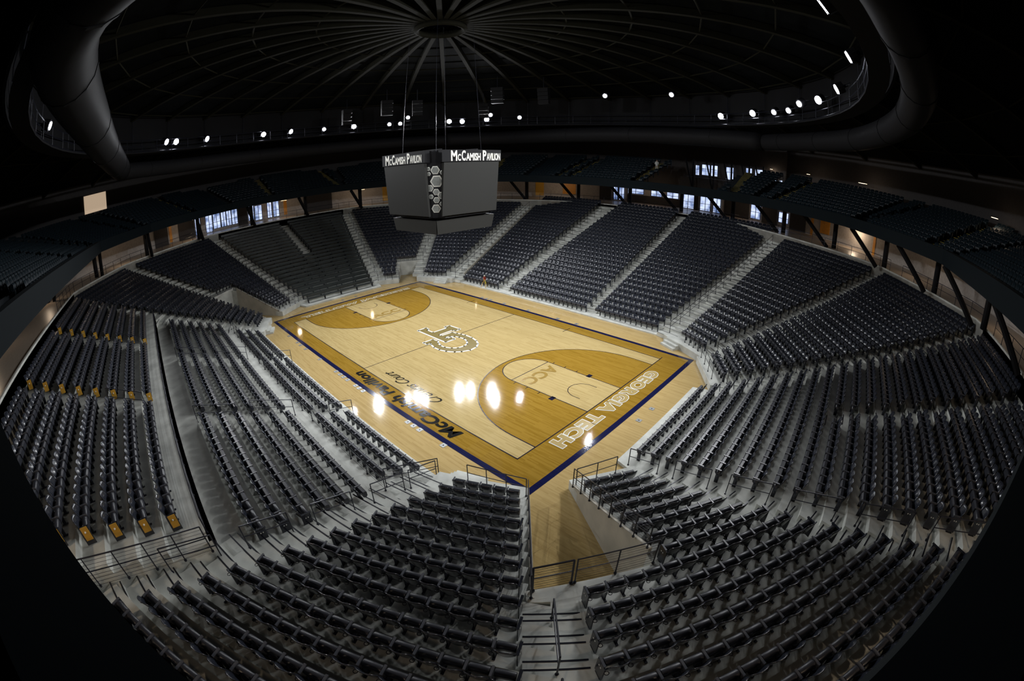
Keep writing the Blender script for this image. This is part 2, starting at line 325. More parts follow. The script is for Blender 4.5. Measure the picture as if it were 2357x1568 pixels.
MA = ((19, 0.62), (1, 0)); MBn = ((19, -0.62), (1, 0))
for sx in (1, -1):
    s = section('R%d' % sx, 'stepped concrete terrace behind the %s' % ('right baseline' if sx > 0 else 'left baseline, under the benches'), sx, 1, 0, (18.9, 0), .84, 23, .15, .82, A6, ymir(A6), Ra, ymir(Ra), seats=(sx > 0))
# near sideline: low rows, middle rows, cross walkway, upper rows
def yrow(key, label, y, tread, rows, z0, front, xa, xb, rise=RISE, back=.42, sblocks=None, ext=None):
    mb = MB(); s = Sec(); s.key = key; s.n = (0, -1); s.rows = []; s.seats = True
    for k in range(rows):
        fr = y-tread*k+(front if k == 0 else .42); bk = y-tread*(k+1)+.42
        za = z0+rise*k; ea = ext*k if ext else 0
        mb.prism([(xa-ea*1.0, fr), (xb+ea, fr), (xb+ea+(ext or 0)*1.0, bk), (xa-ea-(ext or 0), bk)], 0 if k < 7 and z0 < 4 else za-1.6, za)
        s.rows.append((k, y-tread*k, za))
    s.obj = mb.obj('terrace', M['concrete']); tag(s.obj, label, kind='structure'); s.z0 = z0; s.rise = rise; s.tread = tread
    return s
LA = yrow('LA', 'lowest three-row concrete terrace on the near sideline', -11.85, .88, 3, .15, .65, -13.0, 13.1)
LBm = yrow('LB', 'six-row middle concrete terrace on the near sideline', -15.2, .87, 6, 1.37, 1.15, -14.1, 14.1, ext=.21)
m = MB(); m.box(-15.6, 15.6, -21.15, -20.0, 2.0, 3.2); tag(m.obj('floor_walkway', M['concrete']), 'concrete cross walkway behind the middle rows', kind='structure')
LU = yrow('LU', 'upper eight-row concrete terrace on the near sideline', -22.1, .92, 8, 4.45, .95, -15.4, 15.3, rise=.385, ext=.22)
m = MB(); m.box(-15.3, 15.3, -21.25, -21.15, 3.2, 4.45); tag(m.obj('wall_walkway', M['wall_conc']), 'low concrete wall behind the cross walkway', kind='structure')
# ---------------------------------------------------------------- seats
seat_list = []    # (x, y, z, yaw, key, row, idx_from_a, n)
PITCH_S = .535
def fill(key, pa, pb, z, n, row, skip=None):
    L = math.hypot(pb[0]-pa[0], pb[1]-pa[1]); c = max(1, int(round(L/PITCH_S))); 
    tx, ty = (pb[0]-pa[0])/L, (pb[1]-pa[1])/L; yaw = math.atan2(n[1], n[0])-math.pi/2; st = L/c
    for i in range(c):
        t = (i+.5)*st; x, y = pa[0]+tx*t, pa[1]+ty*t
        if skip and skip(x, y, row): continue
        seat_list.append((x, y, z, yaw, key, row, i, c))
for s in SECS:
    if not s.seats: continue
    for k, (ra, rb, z) in enumerate(s.rows):
        sk = (lambda x, y, r: r >= 10 and abs(y) < .62) if s.key == 'R1' else None
        fill(s.key, ra, rb, z, s.n, k, sk)
for k, y, z in LA.rows:
    for a, b in ((-13.0+.2, -5.35), (-4.55, 4.75), (5.65, 12.25)): fill('LA%d' % (a > 0) if a != -4.55 else 'LAm', (a, y), (b, y), z, (0, -1), k)
for k, y, z in LBm.rows:
    e = .21*k
    for q, (a, b) in enumerate(((-14.3-e*.6, -5.4), (-4.7, 4.7), (5.4, 13.55+e))): fill('LB%d' % q, (a, y), (b, y), z, (0, -1), k)
for k, y, z in LU.rows:
    e = .22*k
    for q, (a, b) in enumerate(((-14.9-e, -5.5), (-4.5, 4.5), (5.5, 14.3+e))): fill('LU%d' % q, (a, y), (b, y), z, (0, -1), k)
FD = [(0, 33.0), (33, 32.6), (62, 29.85), (90, 25.6), (118, 29.85), (147, 32.6), (180, 33.4), (213, 32.6), (242, 29.85), (270, 25.3), (298, 29.85), (327, 32.6)]
def fpoly(o):
    out = []
    for (a, d), (b, e) in zip(FD, FD[1:]+FD[:1]):
        n1, n2 = vec(a), vec(b); det = n1[0]*n2[1]-n1[1]*n2[0]; d1, d2 = d+o, e+o
        out.append(((d1*n2[1]-n1[1]*d2)/det, (n1[0]*d2-d1*n2[0])/det))
    return out      # vertex i lies between side i and side i+1
def fdist(x, y): return max(x*vec(a)[0]+y*vec(a)[1]-d for a, d in FD)
def visible(x, y, z):
    u, v = project(x, y, z+.5)
    if not (-25 < u < 2382 and -25 < v < 1593): return False
    dz = CAM[2]-(z+.5); t = (CAM[2]-11.95)/dz; px, py = CAM[0]+(x-CAM[0])*t, CAM[1]+(y-CAM[1])*t
    if fdist(px, py) > 0: return False
    return True
order = sorted((i for i, q in enumerate(seat_list) if visible(*q[:3])), key=lambda i: (seat_list[i][0]-CAM[0])**2+(seat_list[i][1]-CAM[1])**2+(seat_list[i][2]-CAM[2])**2)
near = set(order[:300])
# detailed seat parts; local +y points away from the court
def backrest_mb(nx=9, nz=7):
    mb = MB(); front = []; back = []
    for j in range(nz):
        t = j/(nz-1); z = .36+.50*t; hw = .245*(1-.10*max(0, (t-.6)/.4)**2-.12*max(0, (.25-t)/.25)**2)
        for i in range(nx):
            s = -1+2*i/(nx-1); y = .10+.19*t+.085*(1-s*s)-.03
            zz = z-(.05*max(0, t-.7)/.3)*abs(s)**4+.015*(1-s*s)*t
            front.append((s*hw, y, zz)); back.append((s*hw*.98, y+.03, zz-.004))
    vs = front+back; n = nx*nz; fs = []
    for j in range(nz-1):
        for i in range(nx-1):
            a = j*nx+i; fs.append((a, a+1, a+nx+1, a+nx)); fs.append((n+a, n+a+nx, n+a+nx+1, n+a+1))
    edge = [i for i in range(nx)]+[j*nx+nx-1 for j in range(1, nz)]+[(nz-1)*nx+i for i in range(nx-2, -1, -1)]+[j*nx for j in range(nz-2, 0, -1)]
    for a, b in zip(edge, edge[1:]+edge[:1]): fs.append((a, n+a, n+b, b))
    mb.add(vs, fs); return mb
def pan_mb():
    mb = MB(); prof = [(-.08, .34), (-.15, .38), (-.175, .48), (-.17, .58), (-.14, .625), (-.08, .645), (-.01, .645), (.04, .62), (.06, .57), (.04, .42), (-.02, .35)]; n = len(prof)
    xs = [(-.215, .97), (-.205, 1), (.205, 1), (.215, .97)]; vs = []
    for x, k in xs: vs += [(x, -.06+(y+.06)*k, .5+(z-.5)*k) for y, z in prof]
    fs = [tuple(range(n)), tuple(range(4*n-1, 3*n-1, -1))]
    for a in range(3): fs += [(a*n+i, (a+1)*n+i, (a+1)*n+(i+1) % n, a*n+(i+1) % n) for i in range(n)]
    mb.add(vs, fs); return mb
def arm_mb(x):
    mb = MB(); mb.box(x-.027, x+.027, -.18, .14, .62, .655); mb.box(x-.012, x+.012, -.10, .12, .30, .62); return mb
def leg_mb(x):
    mb = MB(); mb.box(x-.02, x+.02, -.05, .07, .02, .36); mb.box(x-.035, x+.035, -.12, .14, 0, .025); return mb
def cup_mb(x):
    mb = MB(); y = .24; mb.tube([(x+.05*math.cos(a*math.pi/5), y+.05*math.sin(a*math.pi/5), .56) for a in range(10)], .010, 5, True); mb.box(x-.008, x+.008, .12, y-.04, .54, .57); return mb
def cupf_mb(x):
    mb = MB(); mb.tube([(x, -.18, .61), (x, -.36, .60)], .012, 5); mb.tube([(x+.05*math.cos(a*math.pi/5), -.41+.05*math.sin(a*math.pi/5), .61) for a in range(10)], .018, 5, True); return mb
SY = .86
def shy(m):
    m.v = [(x, y*SY, z) for x, y, z in m.v]; return m
PM = dict(backrest=shy(backrest_mb()).mesh('backrest', M['seat'], True), seat_pan=shy(pan_mb()).mesh('seat_pan', M['pan'], True), armrest=shy(arm_mb(.267)).mesh('armrest', M['arm']), leg=leg_mb(.267).mesh('leg', M['steel']), cup_holder=cup_mb(.267).mesh('cup_holder', M['steel']), cupf=cupf_mb(.267).mesh('cup_holder', M['steel']))
endb = MB(); endb.prism([(-.30, -.17), (-.27, -.17), (-.27, .19), (-.30, .19)], .05, .64); endb.box(-.32, -.25, -.2, .18, .62, .655); PM['end'] = endb.mesh('end_panel', M['seat'])
endr = MB(); endr.prism([(.27, -.17), (.30, -.17), (.30, .19), (.27, .19)], .05, .64); PM['endr'] = endr.mesh('end_panel', M['seat'])
dot = MB(); dot.box(-.004, .004, -.018, .018, -.018, .018); PM['dot'] = dot.mesh('bolt_cover', M['white_paint'])
def where(key, a_idx, cnt, row, x):
    r = NUM[row]; 
    if key == 'C11-1': return '%s from the tunnel, row %s, block left of the tunnel' % (ORD[cnt-1-a_idx], r), 'folded seats left of the tunnel'
    if key == 'C21-1':
        if row < 8: return '%s from the tunnel rail, row %s, block right of the tunnel' % (ORD[a_idx], r), 'folded seats right of the tunnel'
        return '%s from the central stair, row %s, block right of the tunnel' % (ORD[a_idx], r), 'folded seats right of the tunnel'
    if key == 'R1': return '%s from the near stair, row %s, behind the right baseline' % (ORD[cnt-1-a_idx] if cnt-1-a_idx < 30 else 'far', r), 'folded seats behind the right baseline'
    nm = {'LA': 'lowest', 'LB': 'middle', 'LU': 'upper'}.get(key[:2], 'side')
    return '%s from the aisle, row %s, right block of %s sideline rows' % (ORD[min(29, cnt-1-a_idx)], r, nm), 'folded seats on the near sideline'
count_labels = {}
for i in order[:300]:
    x, y, z, yaw, key, row, ia, cnt = seat_list[i]
    # index a grows along the local +x or -x; local x of the seat in world
    root = empty('folding_seat', (x, y, z), yaw)
    parts = ['backrest', 'seat_pan', 'armrest', 'leg']
    if row == 0 and key[:2] in ('C1', 'C2', 'LA', 'LB', 'R1'): parts.append('cupf')
    parts.append('cup_holder')
    lx = (math.cos(yaw), math.sin(yaw))
    for p in parts:
        o = bpy.data.objects.new({'cupf': 'cup_holder'}.get(p, p), PM[p]); COL.objects.link(o); o.parent = root
    # ends
    s2 = [q for q in (ia == 0, ia == cnt-1)]
    if any(s2):
        # decide which side: seat row direction compared to local x
        j = i+1 if ia == 0 and cnt > 1 else i-1
        dxy = (seat_list[j][0]-x, seat_list[j][1]-y) if 0 <= j < len(seat_list) else (1, 0)
        toward = dxy[0]*lx[0]+dxy[1]*lx[1]
        left_end = toward > 0
        ep = bpy.data.objects.new('end_panel', PM['end' if left_end else 'endr']); COL.objects.link(ep); ep.parent = root
        for yy in (-.05, .04): o = bpy.data.objects.new('bolt_cover', PM['dot']); COL.objects.link(o); o.parent = ep; o.location = (-.305 if left_end else .305, yy, .47)
    wh, gr = where(key, ia, cnt, row, x)
    tag(root, 'folded charcoal seat, '+wh, 'seat', gr)
# the rest of the seats: one mass
def low_seat():
    mb = MB()
    nx, nz = 5, 3; pts = []
    for j in range(nz):
        t = j/(nz-1)
        for i in range(nx):
            s = -1+2*i/(nx-1); pts.append((s*.245*(1-.06*(t == 1)), .10+.19*t+.085*(1-s*s)-.03, .36+.50*t-(.04*t if abs(s) == 1 else 0)))
    n = len(pts); bk = [(a, b+.03, c) for a, b, c in pts]; fs = []
    for j in range(nz-1):
        for i in range(nx-1):
            a = j*nx+i; fs.append((a, a+1, a+nx+1, a+nx)); fs.append((n+a, n+a+nx, n+a+nx+1, n+a+1))
    edge = [i for i in range(nx)]+[j*nx+nx-1 for j in range(1, nz)]+[(nz-1)*nx+i for i in range(nx-2, -1, -1)]+[j*nx for j in range(nz-2, 0, -1)]
    for a, b in zip(edge, edge[1:]+edge[:1]): fs.append((a, n+a, n+b, b))
    mb.add(pts+bk, fs); mb.cm = 1
    prof = [(-.08, .34), (-.175, .42), (-.17, .59), (-.10, .645), (.02, .64), (.06, .57), (.04, .40)]; n = len(prof)
    mb.add([(-.215, y, z) for y, z in prof]+[(.215, y, z) for y, z in prof], [tuple(range(n)), tuple(range(2*n-1, n-1, -1))]+[(i, n+i, n+(i+1) % n, (i+1) % n) for i in range(n)])
    mb.cm = 2; mb.box(.240, .294, -.18, .14, .62, .655); mb.cm = 0; mb.box(.25, .28, -.08, .12, 0, .62)
    return shy(mb)
def mass(name, proto, items, mats, smooth_ids=()):
    V = np.array(proto.v, float); nv = len(V); c = [len(f) for f in proto.f]
    loop = np.concatenate([np.array(f) for f in proto.f]); tot = np.array(c); N = len(items)
    A = np.array([(q[0], q[1], q[2], q[3]) for q in items]); co, si = np.cos(A[:, 3])[:, None], np.sin(A[:, 3])[:, None]
    W = np.empty((N, nv, 3)); W[:, :, 0] = A[:, 0:1]+co*V[None, :, 0]-si*V[None, :, 1]; W[:, :, 1] = A[:, 1:2]+si*V[None, :, 0]+co*V[None, :, 1]; W[:, :, 2] = A[:, 2:3]+V[None, :, 2]
    loops = (loop[None, :]+(np.arange(N)*nv)[:, None]).ravel(); totals = np.tile(tot, N); starts = np.concatenate([[0], np.cumsum(totals)[:-1]])
    me = bpy.data.meshes.new(name); me.vertices.add(N*nv); me.vertices.foreach_set('co', W.ravel())
    me.loops.add(len(loops)); me.loops.foreach_set('vertex_index', loops.astype(np.int32)); me.polygons.add(len(totals))
    me.polygons.foreach_set('loop_start', starts.astype(np.int32)); me.polygons.foreach_set('loop_total', totals.astype(np.int32))
    for mm in mats: me.materials.append(mm)
    me.polygons.foreach_set('material_index', np.tile(np.array(proto.mi, np.int32), N)); 
    sm = np.tile(np.array([m_ == 0 for m_ in proto.mi]), N); me.polygons.foreach_set('use_smooth', sm)
    me.update(calc_edges=True); me.validate()
    o = bpy.data.objects.new(name, me); COL.objects.link(o); return o
rest = [q for i, q in enumerate(seat_list) if i not in near]
o = mass('folding_seats', low_seat(), rest, [M['seat'], M['pan'], M['arm']])
tag(o, 'thousands of folded charcoal stadium seats filling the bowl beyond the nearest rows', 'seats', kind='stuff')
# yellow end panels of the upper sideline rows
yb = MB(); yb.prism([(-.015, -.12), (.015, -.12), (.015, .14), (-.015, .14)], .14, .58); ym = yb.mesh('aisle_end_panel', M['yellow'])
nb = MB(); nb.ball((.018, 0, .42), .035, 8, 4); nm_ = nb.mesh('row_number_disc', M['white_paint'])
for blk, xs in (('by the near stair', 14.3), ('at the second stair', 4.5), ('at the far stair', -5.5)):
    for k, y, z in LU.rows:
        if z > 99: continue
        xx = xs+(.22*k if xs > 10 else 0)+.06
        e = bpy.data.objects.new('aisle_end_panel', ym); COL.objects.link(e); e.location = (xx, y, z+.08)
        d = bpy.data.objects.new('row_number_disc', nm_); COL.objects.link(d); d.parent = e
        tag(e, 'yellow end panel %s, row %s of the upper sideline rows' % (blk, NUM[k]), 'panel', 'yellow end panels')
# ---------------------------------------------------------------- aisle steps
def aisle(label, La, sx, sy, nang, d0, tread, rows, z0, half, k0=0, rise=RISE, nose=True, vis=True):
    n = vec(nang); t = (-n[1], n[0]); mb = MB(); nl = []
    for k in range(k0, rows):
        for j, (dz, o1) in enumerate(((rise/2, -.42-.30),)):
            if k == 0 and z0 < .3: continue
            c = isect(*La, n, d0+tread*k-.42); c2 = isect(*La, n, d0+tread*k-.72); c3 = isect(*La, n, d0+tread*k+.20)
            p = [(c[0]-t[0]*half, c[1]-t[1]*half), (c[0]+t[0]*half, c[1]+t[1]*half), (c2[0]+t[0]*half, c2[1]+t[1]*half), (c2[0]-t[0]*half, c2[1]-t[1]*half)]
            zz = z0+rise*k-rise/2
            mb.prism([mir(q, sx, sy) for q in [(c3[0]-t[0]*half, c3[1]-t[1]*half), (c3[0]+t[0]*half, c3[1]+t[1]*half)]+p[2:]], zz-rise*1.1, zz)
            if nose:
                for (cc, zt) in ((c, z0+rise*k), (c2, zz)):
                    p = [(cc[0]-t[0]*half, cc[1]-t[1]*half), (cc[0]+t[0]*half, cc[1]+t[1]*half)]
                    p += [(p[1][0]+n[0]*.05, p[1][1]+n[1]*.05), (p[0][0]+n[0]*.05, p[0][1]+n[1]*.05)]
                    ns = MB(); ns.prism([mir(q, sx, sy) for q in p], zt-.01, zt+.006); nl.append(ns)
    o = mb.obj('aisle_stair', M['concrete']); tag(o, label, 'stairs', 'stair aisles through the seating')
    for ns in nl: ns.obj('stair_nosing', M['steel'], o)
    return o
n62 = vec(62); d62 = n62[0]*16.86+n62[1]*10.2; n33 = vec(33); d33 = n33[0]*19.7+n33[1]*6.1
for sx, sy in ((1, 1), (1, -1), (-1, 1), (-1, -1)):
    nm = NB[sx, sy]
    aisle('concrete stair aisle of the %s, along its baseline edge' % nm, A6, sx, sy, 16, isect(*A6, n33, d33)[0]*vec(16)[0]+isect(*A6, n33, d33)[1]*vec(16)[1], .875, 22, .5, .62)
    aisle('concrete stair aisle up the middle of the %s' % nm, A5, sx, sy, 48, isect(*A5, n33, d33)[0]*vec(48)[0]+isect(*A5, n33, d33)[1]*vec(48)[1], .873, 22, .5, .72, k0=9 if sy < 0 else 1)
    aisle('wide concrete stair aisle of the %s, along its sideline edge' % nm, A4, sx, sy, 76, isect(*A4, n62, d62)[0]*vec(76)[0]+isect(*A4, n62, d62)[1]*vec(76)[1], .885, 22, .5, .95)
aisle('concrete stair aisle left of the middle far sideline block', A2, 1, 1, 90, 12.4, .862, 26, .10, .5)
aisle('concrete stair aisle right of the middle far sideline block', A3, 1, 1, 90, 12.4, .862, 26, .10, .5)
# small stairs from the floor at the corners
for sx, sy, nm in ((1, 1, 'far right'), (-1, -1, 'near left'), (-1, 1, 'far left'), (1, -1, 'near right')):
    mb = MB()
    for j in range(3):
        for q in (0,):
            c = (14.25, 10.72); n = vec(66); t = (-n[1], n[0]); f = -.30*(2-j)
            p = [(c[0]+t[0]*.9+n[0]*f-n[0]*.3, c[1]+t[1]*.9+n[1]*f-n[1]*.3), (c[0]-t[0]*.6+n[0]*f-n[0]*.3, c[1]-t[1]*.6+n[1]*f-n[1]*.3), (c[0]-t[0]*.6+n[0]*1.0, c[1]-t[1]*.6+n[1]*1.0), (c[0]+t[0]*.9+n[0]*1.0, c[1]+t[1]*.9+n[1]*1.0)]
            mb.prism([mir(v, sx, sy) for v in p], 0 if j == 0 else .16*j, .16*(j+1))
    tag(mb.obj('court_steps', M['concrete']), 'short concrete steps from the %s seating corner onto the floor' % nm, 'steps', 'court side steps')
# ---------------------------------------------------------------- tunnels
for sx in (1, -1):
    nm = 'near right' if sx > 0 else 'near left'
    wl = [(17.72, -7.93), (22.9, -11.30)]; n_ = Vector((.545, .839, 0))
    mb = MB(); a, b = wl; mb.prism([mir(q, sx, 1) for q in (a, b, (b[0]+.12*.545, b[1]+.12*.839), (a[0]+.12*.545, a[1]+.12*.839))], 0, [.52, 2.95, 2.95, .52])
    tag(mb.obj('wall_tunnel', M['wall_conc']), 'sloping concrete side wall of the %s tunnel, baseline side' % nm, kind='structure')
    mb = MB(); a, b = (16.95, -9.75), (21.45, -14.77); dx, dy = .745, -.667
    mb.prism([mir(q, sx, 1) for q in (a, b, (b[0]-.1*dx, b[1]+.1*dy*1.0), (a[0]-.1*dx, a[1]+.1*dy))], 0, [.52, 2.95, 2.95, .52])
    tag(mb.obj('wall_tunnel', M['wall_conc']), 'concrete side wall of the %s tunnel, sideline side' % nm, kind='structure')
    mb = MB(); mb.prism([mir(q, sx, 1) for q in ((21.1, -14.75), (23.45, -11.6), (23.75, -11.85), (21.83, -14.6), (21.4, -15.0))], 2.70, 2.935)
    tag(mb.obj('floor_bridge', M['concrete']), 'concrete landing bridging over the %s tunnel' % nm, kind='structure')
# ---------------------------------------------------------------- railings
def rail(pts, label, cat='railing', h=.95, group='steel railings', cables=0, r=.022, mid=True, pr=None, name='railing', posts=None):
    base = Vector(pts[0]); root = empty(name, base); P = [Vector(p)-base for p in pts]
    t = MB(); t.tube([p+Vector((0, 0, h)) for p in P], r, 6); t.obj('top_rail', M['steel'], root)
    if mid: t = MB(); t.tube([p+Vector((0, 0, h*.55)) for p in P], r*.8, 5); t.obj('mid_rail', M['steel'], root)
    if cables:
        t = MB()
        for c in range(cables): t.tube([p+Vector((0, 0, h*(c+.6)/(cables+.6))) for p in P], .006, 4)
        t.obj('infill_cables', M['steel'], root)
    pm_ = {}
    for p in P if posts is None else [P[i] for i in posts]:
        t = MB(); t.tube([(0, 0, 0), (0, 0, h)], pr or r, 6); t.tube([(0, 0, 0), (0, 0, .05)], (pr or r)*2.2, 6)
        if 'm' not in pm_: pm_['m'] = t.mesh('post', M['steel'])
        o = bpy.data.objects.new('post', pm_['m']); COL.objects.link(o); o.parent = root; o.location = p
    tag(root, label, cat, group); return root
def lin(a, b, n): return [tuple(a[j]+(b[j]-a[j])*i/(n-1) for j in range(3)) for i in range(n)]
def mp(pts, sx, sy): return [(p[0]*sx, p[1]*sy, p[2]) for p in pts]
rail(lin((17.85, -8.05, .52), (22.85, -11.33, 2.96), 8), 'black steel cable railing sloping along the right tunnel wall', cables=8, h=1.0)
rail(lin((17.9, -7.9, .5), (18.75, -6.1, .5), 3), 'short black railing at the court end right of the tunnel')
rail(lin((16.93, -9.85, .52), (21.4, -14.85, 2.96), 7), 'black steel railing edging the block left of the tunnel', cables=8, h=1.05)
rail(lin((14.35, -10.75, .5), (16.75, -9.75, .5), 4), 'black railing on the court edge left of the tunnel')
rail(lin((21.25, -14.62, 2.94), (21.86, -13.74, 2.94), 2), 'black cable gate closing the stair head over the tunnel', 'gate', cables=9, h=1.05, name='gate', r=.03)
rail(lin((21.92, -13.66, 2.94), (23.3, -11.75, 2.94), 3), 'black cable railing on the landing edge over the tunnel', cables=9, h=1.05)
rail(lin((-17.85, -8.05, .52), (-22.85, -11.33, 2.96), 8), 'black railing sloping up beside the far tunnel at left', cables=8, h=1.0)
rail(lin((-21.3, -14.6, 2.94), (-23.3, -11.75, 2.94), 4), 'black railing over the mouth of the tunnel at left', cables=9, h=1.0)
rail(lin((-17.9, -7.9, .5), (-18.95, -5.7, .5), 4), 'black railing on the low wall beside the far tunnel at left')
# front railings on corner walls
rail(mp(lin((14.95, 10.75, .5), (16.35, 9.95, .5), 4), 1, 1), 'black railing on the low wall of the far right corner, sideline end')
rail(mp(lin((16.45, 9.8, .5), (18.9, 6.0, .5), 5), 1, 1), 'black railing on the low wall of the far right corner, baseline end')
rail(mp(lin((15.05, 10.75, .5), (16.6, 9.9, .5), 5), -1, 1), 'black railing on the low wall of the far left corner, sideline end')
rail(mp(lin((18.0, 7.3, .5), (18.9, 5.9, .5), 3), -1, 1), 'black railing on the low wall of the far left corner, baseline end')
# centre rails of wide stairs
def stair_rail(line, sx, sy, z0, k0, k1, label, tread=.885, step=2, side=0, h=.95, rise=RISE, mid=True):
    D = Vector((line[1][0], line[1][1])); P0 = Vector(line[0]); nn = Vector((-D.y, D.x)).normalized()*side; pts = []
    k = k0
    while k <= k1: p = P0+D*k+nn; pts.append((p.x*sx, p.y*sy, z0+rise*k)); k += step
    return rail(pts, label, 'handrail', h, 'stair handrails', name='handrail', mid=mid)
stair_rail(A4, 1, 1, .5, 0, 21, 'long black handrail up the wide stair at the far right corner', step=1.5)
stair_rail(A4, -1, 1, .5, 0, 21, 'long black handrail up the wide stair at the far left corner', step=1.5)
stair_rail(A6, -1, 1, .5, 0, 20, 'black handrail up the stair right of the benches')
stair_rail(A6, -1, -1, .5, 0, 20, 'black handrail up the stair left of the benches')
for ln_, nm_a in ((A2, 'left'), (A3, 'right')):
    for q, k in enumerate((1, 5, 9, 13, 17, 21)):
        stair_rail(ln_, 1, 1, .1, k, k+2, 'short black handrail, %s from the floor, far sideline %s aisle' % (ORD[q], nm_a), step=2, side=.35)
for ln_, sx, sy, nm_a, ks in ((A5, 1, 1, 'far right corner middle', (1, 5, 9, 13, 17)), (A6, 1, 1, 'right baseline far', (1, 4, 7, 10, 13, 16)), (A5, -1, 1, 'far left corner middle', (4, 8)), (A5, -1, -1, 'left tunnel', (10, 14, 18))):
    for q, k in enumerate(ks):
        stair_rail(ln_, sx, sy, .5, k, k+2, 'short black handrail, %s from the floor, %s stair' % (ORD[q], nm_a), step=2)
for q, k in enumerate((-.6, 2.4, 5.4, 8.4, 11.4, 14.4)):
    stair_rail(A6, 1, -1, .5, k, k+2, 'black loop handrail, %s from the court, stair right of the tunnel blocks' % ORD[q], step=2, side=.0)
for q, k in enumerate((-.6, 1.7, 4.7, 7.7, 10.7)):
    stair_rail(A4, 1, -1, .5, k, k+1.9, 'black loop handrail, %s from the court, wide near stair at left' % ORD[q], step=1.9, side=.0)
for q, k in enumerate((8.6, 11.6)):
    stair_rail(A5, 1, -1, .5, k, k+2.3, 'black handrail in the central stair, %s of two behind the gate' % ('upper' if q else 'lower'), step=2.3)
rail(lin((-13.6, -14.15, 1.37), (13.3, -14.15, 1.37), 20), 'long black cable railing between the lowest and middle sideline rows', cables=6, h=1.0)
rail(lin((-15.0, -21.2, 4.45), (14.9, -21.2, 4.45), 16), 'long black railing in front of the upper sideline rows', cables=6, h=.6)
rail(lin((15.35, -21.3, 4.1), (17.2, -27.6, 6.3), 8), 'black cable railing at the right end of the upper sideline rows', cables=8, h=1.0)
for nm_a, x in (('far', -4.95), ('second', 5.2)):
    rail([(x, -11.3, .15), (x, -12.7, .46)], 'black loop handrail in the %s aisle of the lowest sideline rows' % nm_a, 'handrail', name='handrail', group='stair handrails')
    rail([(x-.15, -14.7, 1.4), (x-.15, -17.0, 2.2)], 'black loop handrail low in the %s aisle of the middle sideline rows' % nm_a, 'handrail', name='handrail', group='stair handrails')
    rail([(x-.15, -17.8, 2.3), (x-.15, -20.0, 3.0)], 'black loop handrail high in the %s aisle of the middle sideline rows' % nm_a, 'handrail', name='handrail', group='stair handrails')
    rail([(x-.2, -22.4, 4.5), (x-.2, -24.2, 5.3)], 'black loop handrail low in the %s aisle of the upper sideline rows' % nm_a, 'handrail', name='handrail', group='stair handrails')
rail([(12.9, -11.2, .3), (12.95, -13.9, 1.2)], 'black cable railing beside the wide near stair, lowest rows', cables=6)
# ---------------------------------------------------------------- bleacher benches
def bench(a, b, z, label):
    root = empty('bench', (a[0], a[1], z)); L = math.hypot(b[0]-a[0], b[1]-a[1]); u = ((b[0]-a[0])/L, (b[1]-a[1])/L)
    root.rotation_euler = (0, 0, math.atan2(u[1], u[0]))
    m1 = MB(); m1.box(0, L, -.16, .16, .40, .45); m1.obj('seat_board', M['bench'], root)
    sgn = 1 if True else -1
    m2 = MB(); m2.box(0, L, .24, .27, .55, .85); m2.obj('backrest_board', M['bench'], root)
    nbr = max(2, int(L/1.8)+1)
    for i in range(nbr):
        x = .1+(L-.2)*i/(nbr-1); m3 = MB(); m3.box(x-.02, x+.02, -.1, .28, 0, .42); m3.box(x-.02, x+.02, .22, .28, .4, .82); m3.obj('bracket', M['steel'], root)
    tag(root, label, 'bench', 'benches behind the left baseline')
for k in range(23):
    x = -(18.9+.84*k); ye = 4.2+.253*k; z = .15+RISE*k
    if k < 11: bench((x, -ye), (x, ye), z, 'long dark bench behind the left baseline, %s row from the floor' % ORD[k])
    else:
        bench((x, -ye), (x, -.65), z, 'dark bench left of the short inner stair, %s row from the floor' % ORD[k])
        bench((x, .65), (x, ye), z, 'dark bench right of the short inner stair, %s row from the floor' % ORD[k])
aisle('short concrete stair aisle inside the bench block', ((-19, 0), (-1, 0)), 1, 1, 180, 18.9, .84, 23, .15, .55, k0=11)
aisle('short concrete stair aisle inside the right baseline block', ((19, 0), (1, 0)), 1, 1, 0, 18.9, .84, 23, .15, .55, k0=10)
rail([(-28.6, .6, 3.5), (-36.5, .6, 6.4)], 'black handrail in the short stair between the upper benches', 'handrail', name='handrail', group='stair handrails')
# ---------------------------------------------------------------- concourse
CZ = 8.0
inner = []
def rearpt(a):
    # radius of the rear edge of the bowl at azimuth a (deg)
    n_list = [(90, 12.4+.862*26-.42), (-90, 29.6), (0, 18.9+.84*23-.42), (180, 18.9+.84*23-.42)]
    for s_ in (1, -1):
        n_list += [(s_*62, d62+.849*22-.42), (s_*118, d62+.849*22-.42), (s_*33, d33+.845*22-.42), (s_*147, d33+.845*22-.42)]
    best = 99
    for an, d in n_list:
        c = math.cos(R(a-an))
        if c > .3: best = min(best, d/c)
    return best
NA = 144
ins = [pol(rearpt(i*360/NA), i*360/NA) for i in range(NA)]; outs = [pol(46, i*360/NA) for i in range(NA)]
m = MB()
for i in range(NA):
    j = (i+1) % NA; m.prism([ins[i], ins[j], outs[j], outs[i]], CZ-.9, CZ)
tag(m.obj('floor_concourse', M['floor_conc']), 'tan concourse floor circling behind the lower bowl', kind='structure')
m = MB()
for i in range(NA):
    j = (i+1) % NA; a, b = ins[i], ins[j]; k = 1.006
    m.prism([a, b, (b[0]*k, b[1]*k), (a[0]*k, a[1]*k)], 6.2, CZ+.12)
tag(m.obj('wall_parapet', M['concrete']), 'low concrete kerb wall behind the last rows of the lower bowl', kind='structure')
segs = [('right', -60, 12), ('far right', 16, 33), ('far right corner', 36, 62), ('far', 66, 118), ('far left', 122, 150), ('left', 153, 192), ('near left', 196, 250)]
